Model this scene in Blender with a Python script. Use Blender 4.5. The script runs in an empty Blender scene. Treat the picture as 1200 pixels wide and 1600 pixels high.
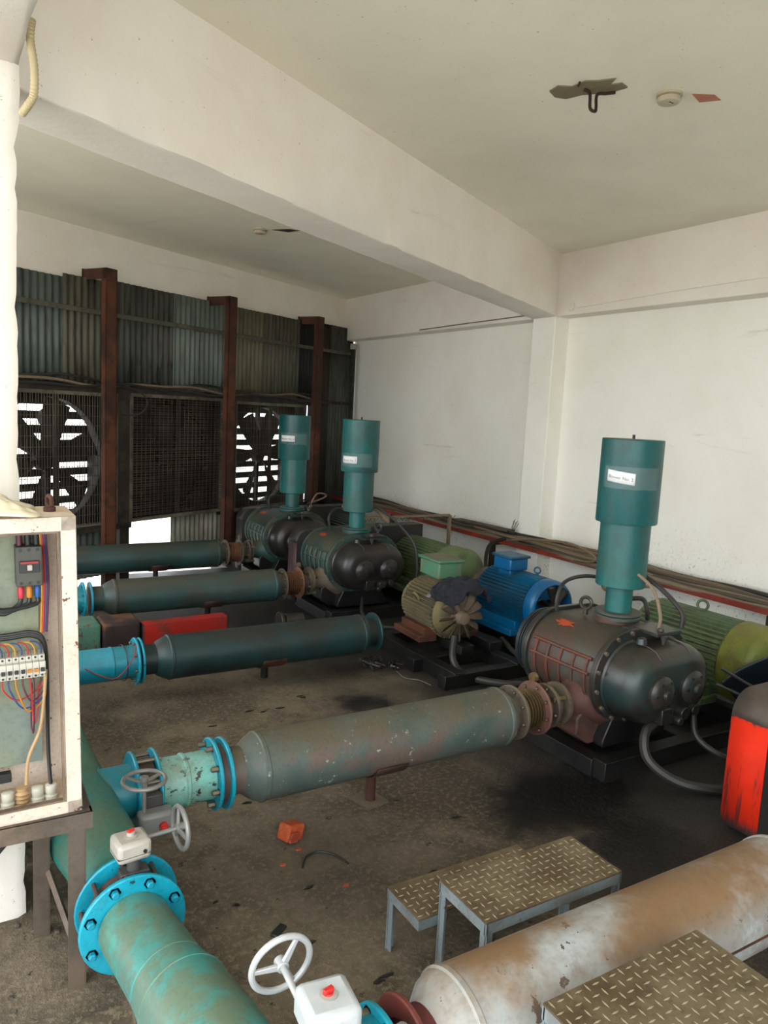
import bpy, math, random
from mathutils import Vector, Matrix
random.seed(7)
PI = math.pi
SC = bpy.context.scene
COL = SC.collection

# ------------------------------------------------------------------ camera
F_PX = 1183.4
yaw, pitch, roll = 0.547109, 0.13065, -0.051174
fw = Vector((math.sin(yaw)*math.cos(pitch), math.cos(yaw)*math.cos(pitch), -math.sin(pitch)))
rt = fw.cross(Vector((0, 0, 1))).normalized(); dn = fw.cross(rt)
cr, sr = math.cos(roll), math.sin(roll)
rt2 = cr*rt + sr*dn; dn2 = -sr*rt + cr*dn
cd = bpy.data.cameras.new('camera'); cam = bpy.data.objects.new('camera', cd); COL.objects.link(cam)
cd.sensor_fit = 'HORIZONTAL'; cd.sensor_width = 36.0; cd.lens = F_PX*36/1200
cd.clip_start = 0.05; cd.clip_end = 300
mt = Matrix.Identity(4)
for i in range(3):
    mt[i][0] = rt2[i]; mt[i][1] = -dn2[i]; mt[i][2] = -fw[i]
mt[2][3] = 1.9
cam.matrix_world = mt
SC.camera = cam

# ------------------------------------------------------------------ world, sun, exposure
wd = bpy.data.worlds.new('sky'); SC.world = wd; wd.use_nodes = True
nt = wd.node_tree; nt.nodes.clear()
o = nt.nodes.new('ShaderNodeOutputWorld'); b = nt.nodes.new('ShaderNodeBackground')
b.inputs[0].default_value = (0.93, 0.97, 1.0, 1); b.inputs[1].default_value = 3.2
nt.links.new(b.outputs[0], o.inputs[0])
sd = bpy.data.lights.new('sun', 'SUN'); sun = bpy.data.objects.new('sun', sd); COL.objects.link(sun)
sd.energy = 5.0; sd.angle = math.radians(3); sd.color = (1.0, 0.95, 0.86)
sun.rotation_euler = Vector((-0.25, -0.55, -1.0)).to_track_quat('-Z', 'Y').to_euler()
vs = SC.view_settings
vs.view_transform = 'Standard'; vs.look = 'None'; vs.gamma = 1.0; vs.use_curve_mapping = False
vs.exposure = 0.85
try:
    SC.cycles.max_bounces = 8; SC.cycles.diffuse_bounces = 6; SC.cycles.use_denoising = True
except Exception: pass

# ------------------------------------------------------------------ helpers
PHI = 0.49064
WV = Vector((math.cos(PHI), math.sin(PHI), 0)); NV = Vector((-math.sin(PHI), math.cos(PHI), 0))
def WN(w, n, z): return WV*w + NV*n + Vector((0, 0, z))

def lin0(c):
    return tuple((v/12.92 if v <= .04045 else ((v+.055)/1.055)**2.4) for v in (x/255 for x in c)) + (1,)
def lin(c):      # albedo from a picked colour, allowing for the bright exposure
    q = lin0(c); return tuple(v*(.56+.34*v) for v in q[:3]) + (1,)

class G:
    def __init__(s): s.v = []; s.f = []
    def add(s, vs, fs):
        k = len(s.v); s.v += [tuple(v) for v in vs]; s.f += [tuple(i+k for i in f) for f in fs]; return s
    def box(s, c, d, rot=None):
        c = Vector(c); x, y, z = d[0]/2, d[1]/2, d[2]/2
        pts = [Vector(p) for p in ((-x,-y,-z),(x,-y,-z),(x,y,-z),(-x,y,-z),(-x,-y,z),(x,-y,z),(x,y,z),(-x,y,z))]
        if rot is not None:
            m = Matrix.Rotation(rot, 3, 'Z') if isinstance(rot, (int, float)) else rot
            pts = [m @ p for p in pts]
        return s.add([p+c for p in pts], [(0,3,2,1),(4,5,6,7),(0,1,5,4),(1,2,6,5),(2,3,7,6),(3,0,4,7)])
    def frame(s, d):
        d = Vector(d).normalized(); a = Vector((0,0,1)) if abs(d.z) < .95 else Vector((1,0,0))
        u = d.cross(a).normalized(); return u, u.cross(d)*-1
    def lathe(s, base, d, prof, n=28, cap0=True, cap1=True, up=None):
        base = Vector(base); d = Vector(d).normalized(); u, w = s.frame(d)
        vs = []; fs = []
        for (t, r) in prof:
            for i in range(n):
                a = 2*PI*i/n; vs.append(base + d*t + (u*math.cos(a)+w*math.sin(a))*max(r, 1e-4))
        m = len(prof)
        for j in range(m-1):
            for i in range(n):
                k = (i+1) % n; fs.append((j*n+i, j*n+k, (j+1)*n+k, (j+1)*n+i))
        if cap0: fs.append(tuple(range(n-1, -1, -1)))
        if cap1: fs.append(tuple((m-1)*n+i for i in range(n)))
        return s.add(vs, fs)
    def cyl(s, p0, p1, r0, r1=None, n=20):
        p0 = Vector(p0); p1 = Vector(p1); L = (p1-p0).length
        return s.lathe(p0, p1-p0, [(0, r0), (L, r0 if r1 is None else r1)], n)
    def ringplate(s, base, d, ro, ri, t, n=32):
        return s.lathe(base, d, [(0, ri), (0, ro), (t, ro), (t, ri), (0, ri)], n, False, False)
    def tube(s, pts, r, n=8, closed=False):
        pts = [Vector(p) for p in pts]; m = len(pts); vs = []; fs = []; u = None
        for j, p in enumerate(pts):
            if closed: t = (pts[(j+1) % m]-pts[j-1])
            else: t = pts[min(j+1, m-1)]-pts[max(j-1, 0)]
            t = t.normalized()
            if u is None: u, _ = s.frame(t)
            u = (u - t*u.dot(t)).normalized(); w = t.cross(u)
            rr = r[j] if isinstance(r, (list, tuple)) else r
            for i in range(n):
                a = 2*PI*i/n; vs.append(p + (u*math.cos(a)+w*math.sin(a))*rr)
        for j in range(m if closed else m-1):
            q = (j+1) % m
            for i in range(n):
                k = (i+1) % n; fs.append((j*n+i, j*n+k, q*n+k, q*n+i))
        if not closed: fs += [tuple(range(n-1,-1,-1)), tuple((m-1)*n+i for i in range(n))]
        return s.add(vs, fs)
    def torus(s, c, nrm, R, r, n=28, k=10):
        c = Vector(c); u, w = s.frame(nrm)
        return s.tube([c+(u*math.cos(2*PI*i/n)+w*math.sin(2*PI*i/n))*R for i in range(n)], r, k, True)
    def loft(s, rings, cap=True):
        n = len(rings[0]); vs = [p for r_ in rings for p in r_]; fs = []
        for j in range(len(rings)-1):
            for i in range(n):
                k = (i+1) % n; fs.append((j*n+i, j*n+k, (j+1)*n+k, (j+1)*n+i))
        if cap: fs += [tuple(range(n-1,-1,-1)), tuple((len(rings)-1)*n+i for i in range(n))]
        return s.add(vs, fs)
    def prism(s, poly, ex):      # poly: list of 3d points, ex: extrusion vector
        ex = Vector(ex); return s.loft([[Vector(p) for p in poly], [Vector(p)+ex for p in poly]])
    def sheet(s, fn, nu, nv, th=0):
        vs = [fn(i/nu, j/nv) for j in range(nv+1) for i in range(nu+1)]
        fs = [(j*(nu+1)+i, j*(nu+1)+i+1, (j+1)*(nu+1)+i+1, (j+1)*(nu+1)+i) for j in range(nv) for i in range(nu)]
        return s.add(vs, fs)

def spline(pts, k=8):
    P = [Vector(p) for p in pts]; out = []
    for i in range(len(P)-1):
        p0 = P[max(i-1, 0)]; p1 = P[i]; p2 = P[i+1]; p3 = P[min(i+2, len(P)-1)]
        for j in range(k):
            t = j/k
            out.append(.5*((2*p1)+(-p0+p2)*t+(2*p0-5*p1+4*p2-p3)*t*t+(-p0+3*p1-3*p2+p3)*t**3))
    out.append(P[-1]); return out

def obj(name, g, mat, parent=None, bevel=0, solid=0, ang=35, kind=None):
    me = bpy.data.meshes.new(name); me.from_pydata(g.v, [], g.f); me.update()
    o = bpy.data.objects.new(name, me); COL.objects.link(o)
    if isinstance(mat, str): mat = MT[mat]
    me.materials.append(mat)
    for p in me.polygons: p.use_smooth = True
    try: me.set_sharp_from_angle(angle=math.radians(ang))
    except Exception: pass
    if parent is not None: o.parent = parent
    if solid:
        m = o.modifiers.new('solid', 'SOLIDIFY'); m.thickness = solid; m.offset = 0
    if bevel:
        m = o.modifiers.new('bevel', 'BEVEL'); m.width = bevel; m.segments = 2; m.limit_method = 'ANGLE'; m.angle_limit = math.radians(40)
    if kind: o['kind'] = kind
    return o
def struct(name, g, mat, bevel=0, **k): return obj(name, g, mat, None, bevel, kind='structure', **k)
def thing(name, label, cat, loc=(0,0,0), rz=0, group=None):
    o = bpy.data.objects.new(name, None); COL.objects.link(o); o.location = loc; o.rotation_euler = (0,0,rz)
    o.empty_display_size = .1
    o['label'] = label; o['category'] = cat
    if group: o['group'] = group
    return o
def tag(o, label, cat, group=None, kind=None):
    o['label'] = label; o['category'] = cat
    if group: o['group'] = group
    if kind: o['kind'] = kind
    return o
def lab(o, label): o['label'] = label; return o

# ------------------------------------------------------------------ materials
MT = {}
class NT:
    def __init__(s, name):
        s.m = bpy.data.materials.new(name); s.m.use_nodes = True; s.t = s.m.node_tree; s.t.nodes.clear()
        s.out = s.t.nodes.new('ShaderNodeOutputMaterial'); s.b = s.t.nodes.new('ShaderNodeBsdfPrincipled')
        s.t.links.new(s.b.outputs[0], s.out.inputs[0]); MT[name] = s.m
        tc = s.t.nodes.new('ShaderNodeTexCoord'); oi = s.t.nodes.new('ShaderNodeObjectInfo')
        sc = s.t.nodes.new('ShaderNodeVectorMath'); sc.operation = 'SCALE'; sc.inputs['Scale'].default_value = 9.0
        cx = s.t.nodes.new('ShaderNodeCombineXYZ')
        for i in range(3): s.t.links.new(oi.outputs['Random'], cx.inputs[i])
        s.t.links.new(cx.outputs[0], sc.inputs[0])
        ad = s.t.nodes.new('ShaderNodeVectorMath'); ad.operation = 'ADD'
        s.t.links.new(tc.outputs['Object'], ad.inputs[0]); s.t.links.new(sc.outputs[0], ad.inputs[1])
        s.co = ad.outputs[0]; s.raw = tc.outputs['Object']
        g = s.t.nodes.new('ShaderNodeNewGeometry'); s.geo = g
        sp = s.t.nodes.new('ShaderNodeSeparateXYZ'); s.t.links.new(g.outputs['Normal'], sp.inputs[0]); s.nz = sp.outputs[2]
        sq = s.t.nodes.new('ShaderNodeSeparateXYZ'); s.t.links.new(g.outputs['Position'], sq.inputs[0]); s.px, s.py, s.pz = sq.outputs
    def noise(s, scale, det=4, rough=.6, co=None, stretch=None, dist=0):
        n = s.t.nodes.new('ShaderNodeTexNoise'); n.inputs['Scale'].default_value = scale
        n.inputs['Detail'].default_value = det; n.inputs['Roughness'].default_value = rough; n.inputs['Distortion'].default_value = dist
        co = co or s.co
        if stretch:
            m = s.t.nodes.new('ShaderNodeMapping'); m.inputs['Scale'].default_value = stretch
            s.t.links.new(co, m.inputs[0]); co = m.outputs[0]
        s.t.links.new(co, n.inputs['Vector']); return n.outputs['Fac']
    def ramp(s, v, a, b_):
        m = s.t.nodes.new('ShaderNodeMapRange'); m.interpolation_type = 'SMOOTHSTEP'
        s.plug(v, m.inputs[0])
        for i, x in ((1, a), (2, b_)): m.inputs[i].default_value = x
        return m.outputs[0]
    def plug(s, v, i):
        if hasattr(v, 'is_linked') or hasattr(v, 'links'): s.t.links.new(v, i)
        else: i.default_value = v
    def math(s, op, a, b_=0.0, c=0.0, clamp=False):
        m = s.t.nodes.new('ShaderNodeMath'); m.operation = op; m.use_clamp = clamp
        s.plug(a, m.inputs[0]); s.plug(b_, m.inputs[1]); s.plug(c, m.inputs[2]); return m.outputs[0]
    def mix(s, f, a, b_):
        m = s.t.nodes.new('ShaderNodeMix'); m.data_type = 'RGBA'
        s.plug(f, m.inputs[0])
        for v, i in ((a, 6), (b_, 7)): s.plug(v, m.inputs[i])
        return m.outputs[2]
    def col(s, v): s.plug(v, s.b.inputs['Base Color']); return s
    def rough(s, v): s.plug(v, s.b.inputs['Roughness']); return s
    def metal(s, v): s.plug(v, s.b.inputs['Metallic']); return s
    def bump(s, h, strength=.3, dist=.01):
        b_ = s.t.nodes.new('ShaderNodeBump'); b_.inputs['Strength'].default_value = strength; b_.inputs['Distance'].default_value = dist
        s.t.links.new(h, b_.inputs['Height']); s.t.links.new(b_.outputs[0], s.b.inputs['Normal']); return s

def paint(name, base, alt=None, dust=None, dust_amt=.5, chip=None, chip_amt=.0, rough=.5, metal=0., top=None, top_amt=.9, scale=6, oil=0, spec=None):
    n = NT(name); c = lin(base)
    n1 = n.noise(scale, 5, .65); n2 = n.noise(scale*.35, 3); n3 = n.noise(scale*5, 5, .7)
    if alt: c = n.mix(n.ramp(n2, .44, .56), lin(base), lin(alt))
    if dust: c = n.mix(n.math('MULTIPLY', n.ramp(n1, .47, .60), dust_amt), c, lin(dust))
    if oil: c = n.mix(n.math('MULTIPLY', n.ramp(n2, .5, .62), oil), c, lin((24,24,24)))
    if chip: c = n.mix(n.ramp(n3, .665-.07*chip_amt, .68-.07*chip_amt), c, lin(chip))
    if top: c = n.mix(n.math('MULTIPLY', n.math('MULTIPLY', n.ramp(n.nz, .25, .9), n.ramp(n1, .25, .6)), top_amt), c, lin(top))
    c = n.mix(n.math('MULTIPLY', n.ramp(n.noise(scale*14, 3, .7), .45, .7), .22), c, lin(tuple(int(x*.45) for x in base)))
    n.col(c).metal(metal).rough(n.math('ADD', rough-.12, n.math('MULTIPLY', n1, .25))).bump(n3, .15, .003)
    if spec is not None: n.b.inputs['Specular IOR Level'].default_value = spec
    return n
def flat(name, base, rough=.5, metal=0.): 
    n = NT(name); s = n.noise(18, 4); n.col(n.mix(n.math('MULTIPLY', s, .45), lin(base), lin(tuple(int(x*.6) for x in base)))).rough(rough).metal(metal); return n

# plaster
def plaster(name, base, alt, bump=.35, low_soot=False):
    n = NT(name); a = n.noise(1.3, 5, .6); b2 = n.noise(9, 6, .65); big = n.noise(.5, 3)
    st = n.noise(2.2, 5, .7, stretch=(.35, .35, 3.5), dist=.8)
    c = n.mix(n.ramp(a, .35, .75), lin0(base), lin0(alt))
    c = n.mix(n.math('MULTIPLY', n.ramp(st, .62, .78), .35), c, lin0((150,140,122)))
    sp = n.noise(60, 2, .5)
    c = n.mix(n.math('MULTIPLY', n.ramp(sp, .74, .76), .5), c, lin0((90,84,74)))
    if low_soot:
        m = n.math('MULTIPLY', n.ramp(n.pz, 1.3, .2), n.ramp(n.noise(45, 4, .8), .55, .7))
        m2 = n.math('MULTIPLY', m, n.ramp(n.noise(1.1, 2), .45, .6))
        c = n.mix(m2, c, lin0((70,66,60)))
    n.col(c).rough(.85).bump(n.math('ADD', a, n.math('MULTIPLY', b2, .35)), bump, .03)
plaster('plaster', (236,231,222), (228,219,208))
plaster('plaster_wall', (242,241,232), (236,233,220), .2, True)
plaster('plaster_ceiling', (240,235,217), (232,226,208), .12)

# floor
n = NT('floor')
P = n.geo.outputs['Position']
a = n.noise(1.1, 6, .65, co=P); b2 = n.noise(5, 6, .7, co=P); f3 = n.noise(40, 4, .7, co=P); w1 = n.noise(.8, 4, .6, co=P); sp = n.noise(13, 5, .75, co=P)
c = n.mix(n.ramp(a, .42, .58), lin((92,79,62)), lin((128,115,96)))
c = n.mix(n.math('MULTIPLY', n.ramp(b2, .47, .62), .6), c, lin((70,60,47)))
c = n.mix(n.math('MULTIPLY', n.ramp(f3, .5, .60), .5), c, lin((152,140,112)))
c = n.mix(n.math('MULTIPLY', n.ramp(sp, .63, .65), .85), c, lin((26,24,22)))
# oil soaked zone round the machines
edge = n.math('ADD', n.math('ADD', n.px, .12), n.math('MULTIPLY', n.math('SUBTRACT', w1, .5), 2.4))
dist_y = n.math('MULTIPLY', n.ramp(n.py, 4.6, 6.6), .9)
oilm = n.ramp(n.math('ADD', edge, dist_y), 2.15, 2.95)
oc = n.mix(n.ramp(b2, .4, .65), lin((17,17,17)), lin((38,36,35)))
c = n.mix(n.math('MULTIPLY', oilm, .93), c, oc)
def spot(x, y, r0, r1, sx=1, sy=1):
    dx = n.math('MULTIPLY', n.math('SUBTRACT', n.px, x), sx); dy = n.math('MULTIPLY', n.math('SUBTRACT', n.py, y), sy)
    d = n.math('SQRT', n.math('ADD', n.math('MULTIPLY', dx, dx), n.math('MULTIPLY', dy, dy)))
    d = n.math('ADD', d, n.math('MULTIPLY', n.math('SUBTRACT', b2, .5), .7))
    return n.ramp(d, r1, r0)
pud = n.math('MAXIMUM', spot(2.72, 2.60, .2, .52, .8, 1.3), spot(2.75, 2.05, .1, .45))
pud = n.math('MAXIMUM', pud, spot(2.45, 4.1, .05, .3))
c = n.mix(pud, c, lin((7,7,7)))
soft = n.math('MAXIMUM', spot(1.45, 2.55, .1, .7), spot(1.75, 2.25, .1, .6))
c = n.mix(n.math('MULTIPLY', soft, .5), c, lin((52,44,34)))
n.col(c)
n.rough(n.math('SUBTRACT', .85, n.math('ADD', n.math('MULTIPLY', oilm, .22), n.math('MULTIPLY', pud, .2))))
n.bump(n.math('ADD', b2, f3), .5, .012)

n = NT('yard_concrete'); P = n.geo.outputs['Position']
n.col(n.mix(n.ramp(n.noise(1.2, 6, .7, co=P), .35, .7), lin((205,203,198)), lin((180,176,168)))).rough(.9)

def corr(name, base, alt, dark, amt):
    n = NT(name); st = n.noise(1.6, 5, .7, stretch=(2.2, 2.2, .35)); s2 = n.noise(9, 5, .7, stretch=(1.4,1.4,.25))
    c = n.mix(n.ramp(st, .38, .62), lin(base), lin(alt))
    c = n.mix(n.math('MULTIPLY', n.ramp(s2, .48, .7), amt), c, lin(dark))
    n.col(c).rough(.62).metal(.25).bump(s2, .1, .003)
corr('sheet_blue', (118, 128, 124), (100, 108, 102), (62, 62, 56), .7)
corr('sheet_olive', (120, 118, 100), (104, 104, 92), (70, 60, 48), .7)
corr('sheet_dark', (86, 90, 84), (104, 106, 98), (32, 32, 30), .85)
corr('sheet_pale', (142, 152, 144), (128, 138, 130), (86, 88, 80), .6)
corr('sheet_khaki', (140, 136, 110), (126, 124, 100), (96, 84, 62), .6)
corr('sheet_black', (40,40,38), (52,50,46), (20,20,20), .8)
corr('sheet_brown', (78, 66, 48), (56, 50, 44), (28, 24, 22), .8)
corr('sheet_red', (118,34,30), (96,28,26), (50,24,22), .5)
corr('sheet_bright', (187,185,172), (150,147,135), (80,72,62), .6)

paint('rust_red', (112,64,38), (84,46,30), (52,36,28), .6, rough=.8, scale=5)
paint('dark_frame', (60,50,42), (44,38,34), (86,80,68), .5, rough=.75)
paint('fan_edge', (132,124,106), (104,96,82), (60,52,44), .5, rough=.7)
paint('fan_dark', (44,40,36), (32,30,28), (62,56,48), .5, rough=.8)
paint('wire', (104,96,80), (80,72,60), rough=.7)
paint('slat', (44,40,36), (60,48,40), rough=.7)
paint('teal_silencer', (20,104,106), (28,118,116), (70,78,66), .35, chip=(60,66,58), chip_amt=.15, rough=.42, top=(96,92,78), scale=4)
paint('teal_dusty', (44,96,92), (72,92,84), (92,86,74), .75, rough=.55, top=(112,98,80), top_amt=.85, scale=4, chip=(120,132,122), chip_amt=.1)
paint('pipe_grey', (100,112,106), (72,96,92), (128,104,94), .75, chip=(172,182,172), chip_amt=.45, rough=.55, top=(106,98,78), top_amt=.9, scale=4.5)
paint('pipe_dark', (38,74,76), (30,52,52), (52,52,48), .6, rough=.45, top=(56,56,52), top_amt=.9, scale=3.5)
paint('pipe_olive', (58,92,90), (44,76,72), (72,66,58), .6, rough=.5, top=(92,88,76), top_amt=.9, scale=3)
paint('pipe_tan', (186,192,192), (166,168,164), (128,108,88), .55, chip=(86,78,82), chip_amt=.5, rough=.55, top=(146,116,82), top_amt=1.0, scale=3)
paint('pipe_aqua', (84,166,158), (66,160,156), (110,122,98), .5, rough=.5, top=(112,134,112), top_amt=.6, scale=4)
paint('header_teal', (44,142,140), (64,148,138), (104,116,88), .55, rough=.45, top=(112,136,112), top_amt=.75, scale=4)
paint('header_aqua', (50,160,158), (74,160,146), (118,110,82), .65, rough=.42, top=(116,128,98), top_amt=.6, scale=5)
paint('flange_cyan', (6,168,190), (10,156,178), (60,140,140), .3, rough=.4, chip=(40,70,74), chip_amt=.2)
paint('chipped_aqua', (158,214,208), (132,200,190), (140,150,130), .5, rough=.5, chip=(30,48,52), chip_amt=.9, top=(140,150,128), top_amt=.6, scale=5)
paint('bright_cyan', (10,158,180), (20,148,164), (60,130,128), .35, rough=.4, top=(110,126,110), top_amt=.4)
paint('dust_flange', (112,100,84), (96,86,74), (70,60,52), .5, rough=.75, top=(128,112,90))
paint('red_flange', (122,78,66), (108,70,60), (140,108,90), .5, rough=.7)
paint('brass', (176,156,116), (150,128,94), (100,80,60), .5, rough=.35, metal=.7)
paint('rust_bellows', (150,104,74), (126,84,58), (96,70,52), .5, rough=.55, metal=.3)
paint('maroon_rust', (104,40,40), (122,56,46), (60,34,32), .5, rough=.6)
paint('maroon_dust', (112,76,68), (96,64,60), (64,56,52), .6, rough=.6, scale=8)
paint('casing_brown', (86,76,66), (98,66,58), (66,108,100), .35, chip=(70,60,52), chip_amt=.4, rough=.45, top=(84,74,60), top_amt=.95, scale=4)
paint('casing_green', (62,92,84), (52,80,74), (104,98,74), .5, rough=.5, top=(92,86,68), top_amt=.7, scale=5)
paint('oily_black', (38,36,35), (50,46,43), (62,56,50), .45, rough=.36, top=(62,56,50), top_amt=.6, scale=5)
paint('oily_dark', (62,56,51), (46,44,41), (24,92,92), .3, rough=.35, top=(66,60,52), top_amt=.8, scale=5)
paint('steel_black', (27,27,27), (20,20,20), (40,37,34), .5, rough=.45)
paint('pulley', (44,52,58), (38,44,50), (64,60,54), .4, rough=.45)
paint('red_faded', (98,64,54), (122,66,44), (84,76,66), .7, rough=.6)
flat('orange_mark', (196,88,40), .7)
paint('motor_olive', (116,110,78), (98,92,70), (150,128,64), .45, rough=.7, top=(140,128,98), top_amt=.8, scale=5)
paint('motor_blue', (14,112,150), (10,92,124), (60,76,72), .5, rough=.4, top=(10,104,160), top_amt=.4, scale=4)
paint('motor_blue_bright', (4,128,184), (6,112,168), (40,96,104), .3, rough=.35)
paint('motor_green', (112,132,92), (92,116,84), (84,74,58), .6, rough=.6, top=(128,140,96), top_amt=.7, chip=(70,60,48), chip_amt=.35, scale=5)
paint('cover_lime', (140,146,56), (122,134,52), (116,100,60), .55, rough=.55, top=(140,136,76), top_amt=.6, chip=(90,80,50), chip_amt=.2)
paint('box_mint', (84,150,122), (96,150,120), (126,126,92), .6, rough=.5, top=(126,112,80), top_amt=1., scale=6)
paint('fan_rust', (138,120,98), (116,98,80), (78,60,48), .5, rough=.8)
flat('cloth_navy', (40,42,54), .95)
flat('rubber_navy', (30,44,56), .5)
flat('hose_black', (34,34,33), .45)
flat('hose_grey', (62,60,56), .5)
flat('cable_brown', (156,138,114), .8)
flat('cable_dark', (104,92,78), .75)
flat('cable_tan', (150,130,102), .8)
paint('tray_red', (186,68,40), (150,54,36), (96,70,56), .5, rough=.6)
paint('tray_brown', (84,60,48), (70,54,46), rough=.7)
n = paint('guard_red', (206,34,14), (196,40,16), (90,60,54), .3, rough=.5, top=(96,78,58), top_amt=1., scale=4)
paint('guard_plum', (98,54,58), (84,50,54), (60,50,50), .5, rough=.6, top=(58,54,52), scale=5)
paint('guard_dark', (52,50,50), (42,42,44), rough=.55, top=(78,72,64))
paint('guard_dusty', (104,88,72), (88,76,66), (70,62,56), .5, rough=.7)
paint('guard_bright', (196,40,28), (176,40,30), (96,70,58), .6, rough=.5, scale=5)
paint('mint_chipped', (100,150,126), (92,140,120), (120,104,82), .3, chip=(104,84,66), chip_amt=1.4, rough=.6, scale=5)
paint('rust_patchy', (54,34,34), (120,76,40), (36,28,30), .6, rough=.7, scale=6)
paint('cabinet_paint', (226,212,198), (218,206,192), (198,184,166), .35, chip=(120,70,44), chip_amt=.35, rough=.45, top=(206,186,154), top_amt=.8)
paint('cabinet_lip', (146,124,104), (130,112,96), (96,74,58), .5, rough=.6)
paint('cabinet_back', (142,148,122), (128,140,132), (166,168,142), .5, rough=.55, scale=3)
paint('stand_steel', (122,106,90), (108,96,84), (90,76,64), .5, rough=.6, metal=.2)
flat('breaker_grey', (86,88,78), .5); flat('breaker_light', (214,212,200), .4); flat('breaker_dark', (40,42,42), .5)
flat('white_plastic', (222,220,206), .4)
for nm, c_ in dict(wire_red=(190,40,48), wire_yellow=(214,158,30), wire_blue=(36,78,140), wire_black=(34,36,34), wire_cream=(206,176,134), wire_plum=(104,30,54), lug_pink=(214,50,76), lug_orange=(206,140,30), lug_blue=(20,100,170)).items(): flat(nm, c_, .45)
flat('gearbox_grey', (150,150,148), .45); flat('gearbox_beige', (196,190,180), .4); flat('gearbox_white', (206,210,210), .4)
flat('wheel_grey', (160,160,156), .4, .3); flat('wheel_silver', (206,208,208), .35, .2)
flat('knob_red', (220,54,48), .4); flat('neck_grey', (98,96,94), .5, .3)
flat('bolt', (140,130,112), .45, .5); flat('bolt_cyan', (8,160,184), .4); flat('wafer', (96,76,68), .6)
paint('brick_orange', (186,84,36), (160,66,34), (210,130,80), .5, rough=.8, chip=(60,40,30), chip_amt=.3, scale=14)
paint('stool_frame', (136,148,152), (150,160,164), (120,108,92), .45, chip=(120,60,44), chip_amt=.15, rough=.55)
flat('dark_joint', (30,28,26), .8)
flat('detector', (214,204,180), .5); flat('red_mark', (218,156,132), .9); flat('red_mark_dark', (84,44,36), .9)
flat('broken_concrete', (158,146,118), .95); flat('rebar', (70,44,32), .8)
flat('paper', (255,255,255), .6); flat('ink', (28,28,34), .7); flat('conduit', (214,200,164), .5)
# checker (tread) plate
def tread(name):
    n = NT(name)
    g1 = n.noise(5, 5, .7); g2 = n.noise(24, 5, .7)
    c = n.mix(n.ramp(g1, .36, .66), lin((104,86,60)), lin((136,122,96)))
    c = n.mix(n.math('MULTIPLY', n.ramp(g2, .5, .72), .7), c, lin((78,62,44)))
    n.col(c).rough(.6).metal(.25).bump(g2, .2, .002)
tread('tread_plate'); flat('tread_lug', (206,198,172), .36, .5)
# clear tape
n = NT('tape'); n.b.inputs['Base Color'].default_value = (.85,.9,.88,1); n.b.inputs['Roughness'].default_value = .18; n.b.inputs['Alpha'].default_value = .07
# translucent polythene
n = NT('polythene'); n.col(lin((232,224,200))).rough(.25); n.b.inputs['Alpha'].default_value = .72
n = NT('clear_pane_dirt'); n.col(lin((60,56,50))).rough(.8)

# ------------------------------------------------------------------ the room
CZ = 3.53
RW = 5.4
g = G()
g.box((2.75, 4.5, -.1), (6.5, 4.5, .2)); g.box((3.2, 9, -.1), (7.6, 4.5, .2))
g = G()
# floor with a sunken strip at the front left
def quadslab(x0, x1, y0, y1, z=0.0, t=.25): g.box(((x0+x1)/2, (y0+y1)/2, z-t/2), (x1-x0, y1-y0, t))
quadslab(-1.6, 6.2, 2.24, 6.3); quadslab(.52, 6.2, -1.6, 2.24); quadslab(-.2, 6.2, 6.3, 7.3); quadslab(.9, 6.2, 7.3, 7.8); quadslab(1.8, 6.2, 7.8, 8.4); quadslab(3., 6.2, 8.4, 9.0); quadslab(4., 6.2, 9., 10.4)
struct('floor', g, 'floor')
g = G(); quadslab(-1.6, .52, -1.6, 2.24, -.16, .1); o = struct('trim_1', g, 'floor')
g = G(); g.add([(-60,-60,-.12),(60,-60,-.12),(60,70,-.12),(-60,70,-.12)], [(0,1,2,3)])
# yard beyond: keep clear of the room slab
gg = G().box((0, 5, -.2), (120, 120, .14)); struct('ground', gg, 'yard_concrete')
# ceiling slab
g = G(); a_ = WN(-3.5, 6.75, 0)
poly = [(-1.7,-1.6), (5.75,-1.6), (5.75, 10.75), tuple(WN(1.2, 6.75, 0)[:2]), (-1.7, 6.4)]
g.prism([Vector((x, y, CZ)) for x, y in poly], (0,0,.2))
struct('ceiling', g, 'plaster_ceiling')
# right wall: recessed panel, top band, pilaster
g = G(); g.box((5.59+.12, 4.6, 1.75), (.24, 12.6, 3.56)); struct('wall_right', g, 'plaster_wall')
g = G(); g.box((5.52, 4.55, 3.235), (.24, 12.3, .61)); struct('trim_2', g, 'plaster', .008)
g = G(); g.box((5.52, 5.94, 1.46), (.24, .33, 2.95)); struct('trim_3', g, 'plaster_wall', .01)
# back wall lintel over the sheeting
g = G()
def wbox(g, w0, w1, n0, n1, z0, z1):
    g.box(WN((w0+w1)/2, (n0+n1)/2, (z0+z1)/2), (w1-w0, n1-n0, z1-z0), PHI)
wbox(g, 1.3, 9.9, 6.5, 6.75, 2.98, 3.53); struct('wall_back', g, 'plaster')
g = G(); wbox(g, 1.3, 3.4, 6.5, 6.75, -.05, 2.98); struct('wall_back_left', g, 'plaster')
g = G(); g.box((3.9, -1.5, 1.7), (3.8, .2, 3.6)); struct('light_block_wall', g, 'plaster_wall')  # unseen wall added behind the camera to cut light from the front right
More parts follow.
